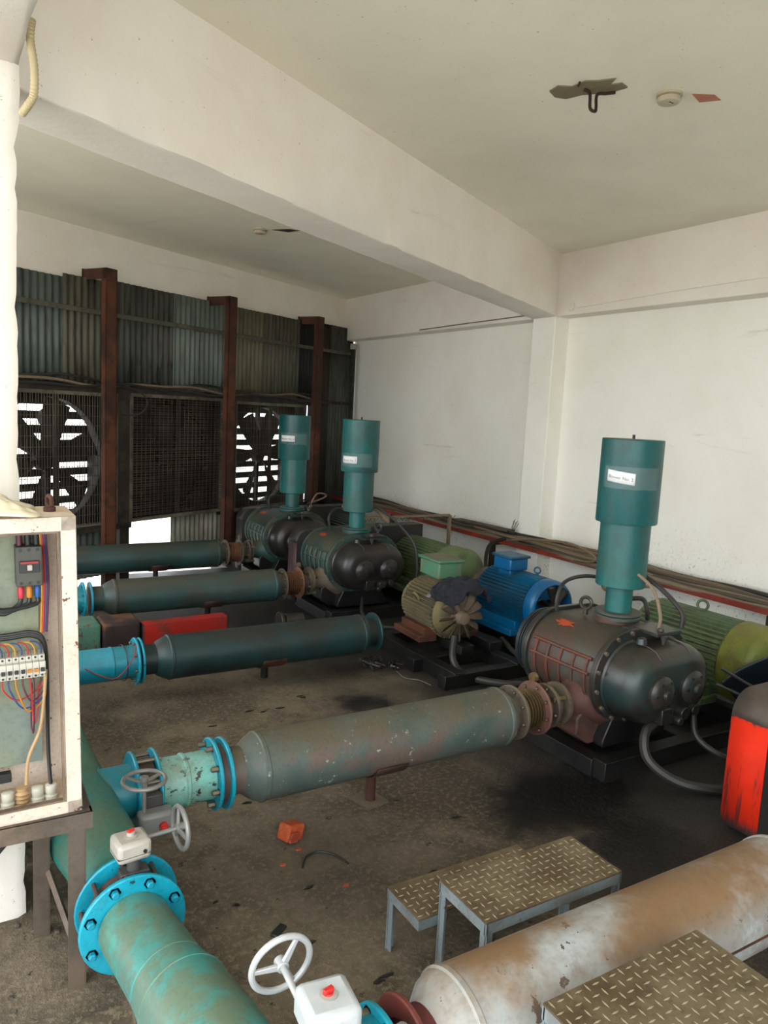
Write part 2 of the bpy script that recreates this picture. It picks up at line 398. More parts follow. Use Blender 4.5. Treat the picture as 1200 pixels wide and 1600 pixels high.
# cross beam (plaster edges a little wavy)
def wavy_beam(name, w0, w1, n0, n1, z0, z1, amp=.004, seg=60):
    rings = []
    for i in range(seg+1):
        w = w0+(w1-w0)*i/seg; r_ = lambda: random.uniform(-amp, amp)
        rings.append([WN(w, n0, z1), WN(w, n0+r_()*.4, (z0+z1)/2), WN(w, n0+r_(), z0+r_()+.006), WN(w, n0+.012, z0+r_()*.5), WN(w, n1-.012, z0+r_()*.5), WN(w, n1+r_(), z0+.006+r_()), WN(w, n1, z1)])
    g = G(); g.loft(rings); return struct(name, g, 'plaster', ang=60)
wavy_beam('trim_4', .1, 7.66, 2.536, 2.86, 2.934, 3.53)
# beam running towards the camera over the column
g = G(); rings = []
for i in range(31):
    y = -1.6+i*(4.6/30); e = random.uniform(-.006, .006)
    rings.append([Vector((-.12, y, 3.53)), Vector((-.12, y, 2.94)), Vector((.262, y, 2.936+e)), Vector((.285+e, y, 2.955)), Vector((.285, y, 3.53))])
g.loft(rings); struct('trim_5', g, 'plaster', ang=60)
# column with chipped corner
g = G(); rings = []
for i in range(71):
    z = 2.94*i/70; e = random.uniform(-.003, .003) + (.004*math.sin(z*2.1+1)) ; e2 = e if random.random() > .12 else e-.008
    if z > 2.75: e2 += .012
    x1 = .272+e2*.8
    rings.append([Vector((-.14, 2.83, z)), Vector((x1-.03, 2.83+e*.3, z)), Vector((x1, 2.85, z)), Vector((x1, 3.12, z)), Vector((x1-.03, 3.15, z)), Vector((-.14, 3.15, z))])
g.loft(rings); struct('column', g, 'plaster', ang=50)
g = G(); g.box((-1.55, 6.1, 1.7), (.25, .5, 3.6)); struct('wall_left', g, 'plaster')

# ------------------------------------------------------------------ sheeting wall
def post_w(px_w): return px_w
POSTS = [(5.0, 5.13), (6.70, 6.83), (8.48, 8.61)]
def corr_sheet(name, mat, w0, w1, z0, z1, label, n=6.46, pitch=.076, amp=.011, group=None, tops=0):
    g = G(); k = int((w1-w0)/pitch*8); vs = []
    for i in range(k+1):
        w = w0+(w1-w0)*i/k; a = amp*math.sin(2*PI*w/pitch); jt = tops*math.sin(2*PI*w/pitch+1)*.004
        vs += [WN(w, n+a, z0), WN(w, n+a, z1+jt)]
    g.add(vs, [(2*i, 2*i+2, 2*i+3, 2*i+1) for i in range(k)])
    o = obj(name, g, mat, None, solid=.002, ang=80); tag(o, label, 'metal sheet', group); return o
ZT = 3.08
corr_sheet('corrugated_sheet', 'sheet_blue', 3.4, 4.78, 1.93, ZT-.06, 'blue-grey corrugated sheet nearest the white column, above the first fan')
corr_sheet('corrugated_sheet', 'sheet_olive', 4.74, 5.36, 1.93, ZT-.03, 'olive-grey corrugated sheet just left of the first rusty post', n=6.44)
corr_sheet('corrugated_sheet', 'sheet_dark', 5.36, 6.18, 1.93, ZT, 'sooty dark corrugated sheet just right of the first rusty post')
corr_sheet('corrugated_sheet', 'sheet_pale', 6.13, 6.98, 1.93, ZT, 'pale blue-grey corrugated sheet just left of the middle rusty post', n=6.44)
corr_sheet('corrugated_sheet', 'sheet_khaki', 6.98, 7.74, 1.93, ZT, 'khaki corrugated sheet just right of the middle rusty post')
corr_sheet('corrugated_sheet', 'sheet_olive', 7.70, 8.46, 1.93, ZT, 'khaki corrugated sheet above the right half of the third fan', n=6.44)
corr_sheet('corrugated_sheet', 'sheet_black', 8.40, 8.74, 1.95, ZT+.02, 'narrow black corrugated strip behind the last rusty post', n=6.43)
corr_sheet('corrugated_sheet', 'sheet_brown', 8.72, 9.2, .0, ZT+.03, 'tall brown-black corrugated sheet right of the last rusty post')
corr_sheet('corrugated_sheet', 'sheet_dark', 9.16, 9.76, .0, ZT+.03, 'tall dark corrugated sheet at the far corner by the white wall', n=6.44)
corr_sheet('corrugated_sheet', 'sheet_blue', 3.4, 5.2, .06, .60, 'grey corrugated sheet under the first fan, left of the floor gap')
corr_sheet('corrugated_sheet', 'sheet_bright', 6.17, 7.14, .10, .62, 'shiny streaked corrugated sheet under the second fan, right of the floor gap', n=6.47)
corr_sheet('corrugated_sheet', 'sheet_red', 7.12, 7.9, .05, .62, 'dark red corrugated sheet behind the far expansion joint')
corr_sheet('corrugated_sheet', 'sheet_black', 7.88, 8.75, .0, .62, 'black corrugated sheet low behind the farthest blower', n=6.44)
# posts with bracket arms
def channel(g, w, n, z0, z1, a=.13, b_=.07, t=.012):
    wbox(g, w-a/2, w+a/2, n, n+t, z0, z1); wbox(g, w-a/2, w-a/2+t, n, n+b_, z0, z1); wbox(g, w+a/2-t, w+a/2, n, n+b_, z0, z1)
for i, (wc, lb) in enumerate([(5.055, 'rusty upright steel channel left of the middle fan'), (6.765, 'rusty upright steel channel between the middle and third fans'), (8.5, 'dark rusty upright steel channel behind the second-farthest silencer')]):
    t = thing('steel_post', lb, 'post', WN(wc, 6.16, 0), group=None)
    g = G(); loc = Vector(WN(wc, 6.16, 0))
    z1 = 3.13
    channel(g, wc, 6.14, .0, z1); g.v = [tuple(Vector(v)-loc) for v in g.v]; obj('upright', g, 'rust_red', t)
    g = G(); wbox(g, wc-.06, wc+.06, 6.14, 6.488, z1-.012, z1); wbox(g, wc-.065, wc-.053, 6.14, 6.488, z1-.1, z1); g.v = [tuple(Vector(v)-loc) for v in g.v]; obj('bracket_arm', g, 'rust_red', t)
    g = G(); wbox(g, wc-.07, wc+.07, 6.478, 6.489, z1-.11, z1+.005); g.v = [tuple(Vector(v)-loc) for v in g.v]; obj('wall_plate', g, 'steel_black', t)
t = thing('steel_post', 'thin dark post against the white wall corner', 'post', WN(9.55, 6.3, 0))
g = G(); g.box((0,0,1.4), (.05,.05,2.8), PHI); obj('upright', g, 'dark_frame', t)
g = G(); g.box((0,0,2.84), (.07,.07,.08), PHI); obj('end_cap', g, 'gearbox_beige', t)
# horizontal rails
def rail(name, w0, w1, z, label, n=6.40, h=.045, mat='sheet_olive'):
    g = G(); wbox(g, w0, w1, n, n+.006, z-h/2, z+h/2); wbox(g, w0, w1, n, n+.03, z+h/2-.005, z+h/2)
    tag(obj(name, g, mat), label, 'rail')
rail('sheeting_rail', 3.4, 6.98, 2.735, 'long angle rail across the upper sheets left of the middle post')
rail('sheeting_rail', 6.98, 9.66, 2.735, 'angle rail across the upper sheets right of the middle post')
rail('sheeting_rail', 8.5, 9.66, 2.0, 'short dark rail across the corner sheets at fan top height', mat='dark_frame')
g = G(); wbox(g, 3.4, 8.7, 6.36, 6.42, 1.94, 2.03); tag(obj('lintel_rail', g, 'dark_frame'), 'rust-brown horizontal steel member along the tops of the three fans', 'rail')
g = G(); wbox(g, 3.4, 5.45, 6.30, 6.42, .56, .62); tag(obj('sill_rail', g, 'dark_frame'), 'rust-brown steel member under the first fan ending above the floor gap', 'rail')
g = G(); wbox(g, 6.85, 8.7, 6.36, 6.42, .56, .60); tag(obj('sill_rail', g, 'steel_black'), 'black steel member under the third fan', 'rail')
# jambs between fans
g = G(); wbox(g, 5.30, 5.42, 6.30, 6.38, .0, 2.0); tag(obj('fan_jamb', g, 'dark_frame'), 'brown steel jamb between the first and second fans', 'post')
g = G(); wbox(g, 6.90, 7.04, 6.30, 6.38, .0, 2.0); tag(obj('fan_jamb', g, 'dark_frame'), 'brown steel jamb between the second and third fans', 'post')
g = G(); wbox(g, 8.60, 8.72, 6.33, 6.40, .0, 2.0); tag(obj('fan_jamb', g, 'steel_black'), 'black steel jamb right of the third fan', 'post')
# cables draped above fans
for k, (lb, zz, mt_) in enumerate([('slack grey cable draped above the fans, uppermost of three', 2.07, 'hose_grey'), ('slack grey cable draped above the fans, middle of three', 2.045, 'cable_brown'), ('slack grey cable draped above the fans, lowest of three', 2.02, 'hose_grey')]):
    pts = []
    for i in range(40):
        w = 3.4+i*.132
        pts.append(WN(w, 6.33-.012*k, zz + .022*math.sin(w*3.1+k*1.7)+.012*math.sin(w*7+k)))
    tag(obj('draped_cable', G().tube(pts, .013), mt_), lb, 'cable')
g = G().tube(spline([WN(5.2,6.28,2.04), WN(5.45,6.25,2.0), WN(5.6,6.25,1.9), WN(5.55,6.25,1.78), WN(5.42,6.26,1.74), WN(5.3,6.27,1.76)]), .009)
tag(obj('cable_loop', g, 'hose_grey'), 'loop of cable hanging at the top left corner of the second fan', 'cable')
g = G().tube(spline([WN(6.85,6.28,2.03), WN(6.93,6.26,1.96), WN(6.9,6.26,1.85), WN(6.93,6.26,1.6), WN(6.95,6.26,1.5)]), .014)
tag(obj('cable_drop', g, 'cable_tan'), 'pale cable dropping between the second and third fans', 'cable')

# fans
def fan(w0, w1, z0, z1, label, openness, tilt, coarse, dark=False):
    wc = (w0+w1)/2; t = thing('exhaust_fan', label, 'fan', WN(wc, 6.36, z0), PHI, 'wall exhaust fans')
    W_ = w1-w0; Hh = z1-z0; D = .42
    g = G(); e = .035
    for (cx, cz, sx, sz) in ((-W_/2+e/2, Hh/2, e, Hh), (W_/2-e/2, Hh/2, e, Hh), (0, e/2, W_-2*e, e), (0, Hh-e/2, W_-2*e, e)): g.box((cx, .0, cz), (sx, .05, sz))
    obj('frame', g, 'fan_edge', t)
    g = G()
    for (cx, cz, sx, sz) in ((-W_/2+.006, Hh/2, .012, Hh), (W_/2-.006, Hh/2, .012, Hh), (0, .006, W_-.024, .012), (0, Hh-.006, W_-.024, .012)): g.box((cx, .025+D/2, cz), (sx, D, sz))
    obj('housing', g, 'fan_dark', t)
    # shroud: square plate with round hole
    n = 48; R_ = min(W_, Hh)*.455; g = G(); vs = []; fs = []
    for i in range(n):
        a = 2*PI*i/n; ca, sa = math.cos(a), math.sin(a); m = max(abs(ca)/(W_/2-.02), abs(sa)/(Hh/2-.02))
        vs += [(R_*ca, .14, Hh/2+R_*sa), (ca/m, .14, Hh/2+sa/m), (R_*ca, .24, Hh/2+R_*sa)]
    for i in range(n):
        k = (i+1) % n; fs += [(3*i, 3*k, 3*k+1, 3*i+1), (3*i, 3*i+2, 3*k+2, 3*k)]
    g.add(vs, fs); obj('shroud', g, 'fan_dark', t, solid=.004)
    # wire guard
    g = G(); hw = W_/2-e; z_ = e
    nx, nz = (44, 13) if not coarse else (22, 50)
    for i in range(1, nx): x = -hw+2*hw*i/nx; g.box((x+.003*math.sin(i*3.3), -.012, Hh/2), (.006, .004, Hh-2*e))
    for j in range(1, nz): z = e+(Hh-2*e)*j/nz; g.box((0, -.016, z+.004*math.sin(j*2.1)), (2*hw, .004, .006))
    obj('wire_guard', g, 'wire', t)
    g = G(); g.box((.0, .02, Hh/2), (.05, .02, Hh-2*e)); obj('centre_bar', g, 'dark_frame', t)
    # blades
    hub = obj('fan_hub', G().lathe((0, .16, Hh/2), (0,1,0), [(0,.05),(.02,.1),(.1,.1)], 20), 'fan_dark', t)
    for k in range(6):
        a0 = 2*PI*k/6+tilt
        def bl(u, v, a0=a0):
            r = .08+u*(R_-.12); half = (.10+.16*u)*(.9); a = a0+(v-.5)*half*2/(max(r, .18))*.55
            return Vector((r*math.cos(a), .17+(v-.5)*.12*(1-.4*u)+.01, Hh/2+r*math.sin(a)))
        obj('blade', G().sheet(bl, 6, 4), 'fan_dark', t, solid=.003)
    # motor and belt bracket
    g = G(); g.box((.12, .33, Hh/2), (.05, .03, Hh-.04)); g.cyl((.12,.22,Hh*.8), (.12,.36,Hh*.8), .09); obj('fan_motor', g, 'fan_dark', t)
    # louvre slats
    ns = 9; ph = (Hh-.06)/ns
    for k in range(ns):
        zc = .03+ph*(k+.5); cut = openness if k not in (4,) else openness*.7
        g = G(); sl = ph*(1.02-cut)
        th = math.radians(18 if openness > .1 else 4)
        m = Matrix.Rotation(th, 3, 'X')
        g.box((0, .42, zc), (W_-.03, .006, sl), m); obj('louvre_slat', g, 'slat', t)
    g = G()
    for x in (-.33, .2): g.box((x*W_/1.4, .44, Hh/2), (.02, .012, Hh-.03))
    obj('slat_link', g, 'slat', t)
    return t
fan(3.93, 5.30, .60, 1.95, 'square exhaust fan beside the white column with bright half-open louvres', .44, .3, False)
fan(5.46, 6.88, .61, 1.965, 'middle square exhaust fan with closed dark louvres above the floor gap', -.12, .7, True)
fan(7.06, 8.50, .585, 1.945, 'square exhaust fan behind the two far silencers with bright open louvres', .44, 1.1, False)

# ------------------------------------------------------------------ pipework
UX = Vector((1,0,0))
def ears(g, base, d, R_, t, nb): pass
def flange(name, base, d, ro, t, mat, parent, ri=.0, nb=8, bolts=True, bmat='bolt', brad=.011, blen=.02, phase=.2):
    g = G(); g.lathe(base, d, [(0, ri if ri else .001), (0, ro-.004), (.004, ro), (t-.004, ro), (t, ro-.004), (t, ri if ri else .001)], 40, False, False)
    fo = obj(name, g, mat, parent)
    if bolts:
        d_ = Vector(d).normalized(); u, w = G().frame(d_); u = Vector(u); rb = ro-.026 if ro > .13 else ro-.02
        for k in range(nb):
            a = 2*PI*k/nb+phase; c = Vector(base)+(u*math.cos(a)+w*math.sin(a))*rb
            b_ = G().lathe(c-d_*blen, d_, [(0, brad*.7), (.003, brad), (blen, brad), (blen, brad*1.5), (blen+t*.5, brad*1.5)], 6)
            obj('bolt', b_, bmat, fo)
    return fo

def discharge_pipe(y, z, r, x0, x1, label, mats, support=True, sup_x=1.87, left=None, bell=None, x_fl=None, rs=.1, endflange=False, cap=None):
    """horizontal silencer: cylinder with domed ends, built along +x from (x0,y,z)"""
    t = thing('discharge_silencer', label, 'silencer pipe', (x0, y, 0))
    L = x1-x0
    g = G(); g.lathe((0,0,z), UX, [(-.0, rs), (.015, rs+.012), (.05, r*.92), (.075, r*.985), (.08, r+.004), (.095, r+.004), (.1, r), (L-.06, r), (L-.055, r+.004), (L-.04, r+.004), (L-.035, r*.99), (L-.012, r*.93), (L, rs)], 56)
    obj('body', g, mats[0], t, ang=25)
    if support:
        sx = sup_x-x0
        g = G(); g.cyl((sx, .06, .012), (sx, .06, z-r+.02), .026); obj('support_post', g, 'rust_red' if mats[3:] else 'steel_black', t)
        g = G(); g.box((sx, .06, .006), (.13,.13,.012), .15); obj('foot_plate', g, 'dust_flange', t)
        def sad(u, v): a = -PI/2-.15+(u-.5)*1.9; return Vector((sx+(v-.5)*.17-.0, (r+.010)*math.cos(a), z+(r+.006)*math.sin(a)))
        obj('saddle', G().sheet(sad, 12, 2), 'rust_red', t, solid=.006)
    return t
# A: main grey pipe
A_Y, A_Z = 2.94, .338
tA = discharge_pipe(A_Y, A_Z, .148, 1.12, 2.60, 'large grey-green silencer pipe across the middle, leading to the nearest blower', ['pipe_grey',0,0,1], sup_x=1.83, rs=.098)
def left_valve_train(y, z, pre, kind):
    pass
# expansion joint assembly right of pipe: thing
def expansion_joint(x, y, z, label, mats, s=1.0):
    t = thing('expansion_joint', label, 'expansion joint', (x, y, 0))
    g = G().lathe((-.0,0,z), UX, [(0,.098*s),(.05,.092*s)], 32); obj('pipe_neck', g, mats[0], t)
    flange('flange', (.045,0,z), UX, .14*s, .018, mats[1], t, .09*s, 8, blen=.012, brad=.008)
    prof = []; 
    for k in range(7):
        a0 = .066+k*.0195
        prof += [(a0, .088*s), (a0+.004, .104*s), (a0+.011, .104*s), (a0+.0155, .088*s)]
    obj('bellows', G().lathe((0,0,z), UX, prof, 36), mats[2], t, ang=60)
    flange('flange', (.203,0,z), UX, .142*s, .014, mats[3], t, .085*s, 8, blen=.01, brad=.008)
    obj('spool', G().lathe((0,0,z), UX, [(.2,.075*s),(.36,.075*s)], 28), mats[1], t)
    flange('flange', (.285,0,z), UX, .118*s, .022, mats[1], t, .07*s, 8, blen=.014, brad=.008)
    g = G(); g.cyl((.21,.03,z+.155*s), (.235,.03,z+.155*s), .026*s); obj('plug', g, mats[4], t)
    g = G(); g.cyl((.27,-.08,z+.06*s), (.36,-.08,z+.06*s), .012); g.cyl((.27,-.06,z-.09*s), (.36,-.06,z-.09*s), .012); obj('tie_rod', g, mats[4], t)
    return t
expansion_joint(2.60, A_Y, A_Z+.004, 'brass-ribbed expansion joint with red flange at the end of the large grey pipe', ['dust_flange','dust_flange','brass','red_flange','brass'], 1.04)

# branch valve train left of pipe A
t = thing('branch_pipe', 'chipped aqua spool pipe between the handwheel valve and the large grey pipe', 'pipe', (.79, A_Y, 0))
zb = A_Z+.01
obj('spool', G().lathe((-.01,0,zb), UX, [(0,.102),(.09,.102),(.095,.108),(.105,.108),(.11,.102),(.22,.102)], 40), 'chipped_aqua', t)
flange('flange', (.205,0,zb), UX, .15, .016, 'flange_cyan', t, .09, 8, bmat='bolt', blen=.03)
t2 = thing('pipe_neck', 'short dusty neck with cyan flange at the left end of the large grey pipe', 'pipe', (1.015, A_Y, 0))
flange('flange', (.028,0,zb-.006), UX, .15, .016, 'flange_cyan', t2, .09, 8, False)
obj('gasket', G().lathe((.001,0,zb-.006), UX, [(0,.125),(.027,.125)], 32), 'wafer', t2)
obj('neck', G().lathe((.04,0,zb-.006), UX, [(0,.1),(.095,.1)], 36), 'pipe_grey', t2)

# header pipe
HX, HZ = .535, .25
t = thing('header_pipe', 'large teal header pipe running along the floor behind the electrical cabinet', 'pipe', (HX, 2.4, 0))
hr = []
for (yy, xx, zz, rr) in ((0,0,HZ,.118),(.12,-.012,HZ+.02,.122),(.30,-.045,.30,.140),(.46,-.075,.328,.149),(.8,-.09,.335,.15),(4.6,-.10,.335,.15)):
    hr.append([Vector((xx+rr*math.cos(2*PI*i/48), yy, zz+rr*math.sin(2*PI*i/48))) for i in range(48)])
obj('body', G().loft(hr), 'header_teal', t)
flange('flange', (0,-.02,HZ), (0,1,0), .166, .016, 'flange_cyan', t, .1, 10, False)
g = G().lathe((-.08,A_Y-2.4,zb), UX, [(0,.104),(.23,.104)], 36); obj('branch', g, 'bright_cyan', t)
obj('weld_seam', G().tube([Vector((-.088+math.sqrt(max(0,.153**2-(.104*math.sin(a)+.012)**2)), A_Y-2.4+.106*math.cos(a), zb+.106*math.sin(a))) for a in [2*PI*i/36 for i in range(36)]], .004, 6, True), 'header_aqua', t)
flange('branch_flange', (.135,A_Y-2.4,zb), UX, .15, .014, 'flange_cyan', t, .09, 8, False)
for yy in (4.73-2.4, 6.15-2.4):
    pass
# front section with mitred bend
pts = [Vector((.0,0,0)), Vector((.032,-.30,.01)), Vector((.044,-.40,.018)), Vector((.062,-.62,.035)), Vector((.08,-.95,.06))]
t = thing('header_elbow', 'aqua header pipe with mitred seams curving out of the bottom left of the picture', 'pipe', (.53, 2.265, HZ-.005))
def mitre(pts, r, n=44, seam=.003):
    rings = []
    for j in range(len(pts)):
        tin = (pts[j]-pts[j-1]).normalized() if j else (pts[1]-pts[0]).normalized()
        tout = (pts[j+1]-pts[j]).normalized() if j < len(pts)-1 else tin
        nn = (tin+tout).normalized(); side = nn.cross(Vector((0,0,1))).normalized(); up = side.cross(nn)
        sc = 1/max(.5, nn.dot(tout))
        rr = r[j]
        rings.append(([pts[j]+side*math.cos(2*PI*i/n)*rr*sc+up*math.sin(2*PI*i/n)*rr for i in range(n)]))
    return rings
rg = mitre(pts, [.112,.113,.128,.134,.136])
obj('body', G().loft(rg), 'header_aqua', t, ang=20)
for j in (1, 2): obj('weld_seam', G().tube([p for p in rg[j]], .0028, 6, True), 'header_aqua', t)
fl = flange('flange', (0,.0,0), (0,1,0), .166, .018, 'flange_cyan', t, .09, 8, True, 'bolt_cyan', .013, .018, phase=.35)
# main butterfly valve
t = thing('butterfly_valve', 'brown wafer valve clamped behind the big cyan flange, with beige gearbox and side handwheel', 'valve', (.532, 2.33, 0))
obj('wafer_body', G().lathe((0,-.035,HZ), (0,1,0), [(0,.125),(.07,.125)], 40), 'wafer', t)
for k in range(9):
    a = 2*PI*k/9+.3; obj('tie_bolt', G().cyl((.142*math.cos(a), -.045, HZ+.142*math.sin(a)), (.142*math.cos(a), .06, HZ+.142*math.sin(a)), .008, n=8), 'wafer', t)
obj('neck', G().box((0.01,0,HZ+.135), (.09,.05,.03)).cyl((.01,0,HZ+.14), (.01,0,HZ+.20), .022), 'neck_grey', t, .003)
GB = HZ+.232
obj('gearbox', G().box((.0,.0,GB), (.108,.10,.066), .1), 'gearbox_beige', t, .014)
obj('gearbox_seam', G().box((.0,.0,GB-.012), (.1096,.1016,.002), .1), 'neck_grey', t, .0005)
k_ = obj('indicator', G().lathe((0,0,GB+.032), (0,0,1), [(0,.02),(.004,.022),(.005,.013),(.016,.013)], 20), 'gearbox_beige', t)
obj('red_pointer', G().box((0,0,GB+.049), (.024,.011,.013), .4).cyl((0,0,GB+.035),(0,0,GB+.045),.011), 'knob_red', t, .002)
obj('plug_hole', G().cyl((.034,-.045,GB-.002),(.035,-.0515,GB-.002),.006), 'dark_joint', t)
def handwheel(parent, c, nrm, R_, mat, spokes=3, ph=.4, rim=.0085):
    c = Vector(c); nrm = Vector(nrm).normalized(); g0 = G(); u, w = g0.frame(nrm)
    whl = obj('handwheel', G().torus(c, nrm, R_, rim, 44, 10), mat, parent)
    g = G()
    for k in range(spokes):
        a = 2*PI*k/spokes+ph; dr = u*math.cos(a)+w*math.sin(a); sd_ = nrm.cross(dr)
        p0 = c-nrm*.008+dr*.01; p1 = c+dr*(R_-rim*.5)
        ring0 = [p0+sd_*.009+nrm*.005, p0-sd_*.009+nrm*.005, p0-sd_*.009-nrm*.005, p0+sd_*.009-nrm*.005]
        ring1 = [p1+sd_*.006+nrm*.004, p1-sd_*.006+nrm*.004, p1-sd_*.006-nrm*.004, p1+sd_*.006-nrm*.004]
        g.loft([ring0, ring1])
    obj('spokes', g, mat, whl, .002)
    obj('hub', G().cyl(c-nrm*.016, c+nrm*.014, .016), mat, whl, .002)
    return whl
obj('shaft', G().cyl((.04,.04,GB-.01), (.172,.052,GB-.01), .0075), 'wheel_grey', t)
handwheel(t, (.176,.052,GB-.01), (1,.08,0), .070, 'wheel_grey', 3, .2)
# branch butterfly valve
t = thing('butterfly_valve', 'branch pipe valve with grey gearbox and a level handwheel on a vertical stem', 'valve', (.72, A_Y, 0))
obj('wafer_body', G().lathe((-.03,0,zb), UX, [(0,.118),(.06,.118)], 36), 'wafer', t)
flange('flange', (.036,0,zb), UX, .15, .012, 'flange_cyan', t, .09, 8, False)
for k in range(8):
    a = 2*PI*k/8+.2; obj('tie_bolt', G().cyl((-.04, .128*math.cos(a), zb+.128*math.sin(a)), (.062, .128*math.cos(a), zb+.128*math.sin(a)), .008, n=8), 'bolt', t)
obj('neck', G().cyl((0,-.1,zb), (0,-.16,zb), .03).box((0,-.15,zb), (.07,.03,.09)), 'neck_grey', t, .003)
obj('gearbox', G().box((-.0,-.195,.30), (.135,.07,.10)), 'gearbox_grey', t, .016)
obj('red_pointer', G().cyl((.02,-.23,.30),(.02,-.247,.30),.016).box((.02,-.25,.3),(.022,.01,.01)), 'knob_red', t, .002)
obj('shaft', G().cyl((-.045,-.195,.34), (-.045,-.195,.475), .0085), 'wheel_grey', t)
handwheel(t, (-.045,-.195,.48), (0,0,1), .077, 'wheel_grey', 3, .9)

# B: dark pipe, ends in open flange
B_Y, B_Z = 4.73, .264
tB = discharge_pipe(B_Y, B_Z, .142, 1.22, 2.76, 'dark teal silencer pipe ending in an open flange, second pipe from the camera', ['pipe_dark',0,0], sup_x=2.0, rs=.1)
obj('neck', G().lathe((0,0,B_Z), UX, [(-.09,.095),(0,.095)], 32), 'pipe_dark', tB)
flange('left_flange', (-.1,0,B_Z), UX, .145, .014, 'flange_cyan', tB, .09, 8, False)
obj('end_neck', G().lathe((1.53,0,B_Z), UX, [(0,.1),(.09,.1)], 32), 'pipe_dark', tB)
flange('end_flange', (1.61,0,B_Z), UX, .148, .016, 'pipe_dark', tB, .08, 8, False)
t = thing('branch_pipe', 'bright cyan branch pipe left of the dark teal silencer', 'pipe', (.66, B_Y, 0))
obj('spool', G().lathe((-.06,0,B_Z), UX, [(0,.104),(.34,.104),(.345,.107),(.355,.107),(.36,.103),(.5,.103)], 36), 'bright_cyan', t)
flange('flange', (.43,0,B_Z), UX, .148, .016, 'flange_cyan', t, .09, 8, True, 'bolt', .009, .015)
g = G(); g.torus((.36,0,B_Z), (1,.1,0), .112, .003, 40, 6); obj('tie_wire', g, 'wire_plum', t)
g = G().tube(spline([(.43,-.05,B_Z+.13),(.40,-.12,B_Z+.06),(.3,-.125,B_Z-.05),(.2,-.12,B_Z-.02),(.12,-.115,B_Z+.03)]), .003, 6); obj('loose_wire', g, 'wire_red', t)
# C
C_Y, C_Z = 6.15, .325
tC = discharge_pipe(C_Y, C_Z, .142, 1.17, 2.66, 'teal silencer pipe with dusty top behind the red guard box, third pipe from the camera', ['pipe_olive',0,0], sup_x=2.05, rs=.1)
obj('neck', G().lathe((0,0,C_Z), UX, [(-.1,.098),(0,.098)], 32), 'pipe_olive', tC)
flange('left_flange', (-.1,0,C_Z), UX, .138, .014, 'flange_cyan', tC, .09, 8, False)
t = thing('branch_pipe', 'bright cyan pipe end beside the red guard box, left of the third silencer pipe', 'pipe', (.66, C_Y, 0))
obj('spool', G().lathe((-.06,0,C_Z), UX, [(0,.104),(.43,.104)], 36), 'bright_cyan', t)
flange('flange', (.355,0,C_Z), UX, .14, .016, 'flange_cyan', t, .09, 8, True, 'bolt_cyan', .01, .012)
expansion_joint(2.66, C_Y, C_Z+.0, 'rust-brown expansion joint feeding the middle blower', ['dust_flange','dust_flange','rust_bellows','rust_bellows','dust_flange'])
# D
D_Y, D_Z = 7.62, .338
tD = discharge_pipe(D_Y, D_Z, .142, .9, 2.64, 'farthest silencer pipe, passing out through the gap under the fans', ['pipe_olive',0,0], sup_x=1.98, rs=.1)
expansion_joint(2.64, D_Y, D_Z, 'grey-brown expansion joint feeding the farthest blower', ['dust_flange','dust_flange','rust_bellows','dust_flange','dust_flange'])
# E near pipe
E_Y, E_Z = 1.40, .30
tE = discharge_pipe(E_Y, E_Z, .157, 1.06, 2.62, 'big tan-and-white silencer pipe in the bottom right, behind the tread plate platform', ['pipe_tan',0,0], sup_x=1.85, rs=.1)
obj('neck', G().lathe((0,0,E_Z), UX, [(-.06,.09),(.004,.1)], 32), 'maroon_rust', tE)
flange('end_flange', (-.07,0,E_Z), UX, .142, .016, 'maroon_rust', tE, .085, 8, False)
obj('seam', G().box((.8,-.1584,E_Z-.004),(1.36,.006,.006)), 'rust_red', tE)
t = thing('butterfly_valve', 'white gearbox valve with silver handwheel at the bottom edge of the picture', 'valve', (.90, E_Y, 0))
flange('flange', (.02,0,E_Z), UX, .142, .016, 'flange_cyan', t, .08, 8, True, 'bolt', .014, .02)
obj('wafer_body', G().lathe((-.06,0,E_Z), UX, [(0,.118),(.08,.118)], 36), 'flange_cyan', t)
obj('rag_lump', G().lathe((.03,-.06,E_Z+.08), (.3,.1,1), [(0,.02),(.02,.034),(.05,.03),(.07,.012)], 12), 'gearbox_grey', t)
obj('neck', G().cyl((-.1,.02,E_Z+.06),(-.11,.03,E_Z+.16),.03), 'neck_grey', t)
B3 = Vector((-.115,.03,E_Z+.185))
obj('gearbox', G().box(B3, (.135,.135,.085), -.12), 'gearbox_white', t, .02)
obj('indicator', G().lathe(B3+Vector((0,0,.042)), (0,0,1), [(0,.02),(.003,.022),(.004,.01)], 20), 'gearbox_beige', t)
obj('red_pointer', G().box(B3+Vector((0,0,.053)), (.027,.012,.014), .2).cyl(B3+Vector((0,0,.041)),B3+Vector((0,0,.05)),.012), 'knob_red', t, .002)
nw = Vector((.02,1,.12)).normalized()
obj('shaft', G().cyl(B3+Vector((-.045,.04,-.005)), B3+Vector((-.045,.04,-.005))+nw*.135, .0085), 'wheel_silver', t)
handwheel(t, B3+Vector((-.045,.04,-.005))+nw*.14, nw, .079, 'wheel_silver', 3, PI/3, .0085)

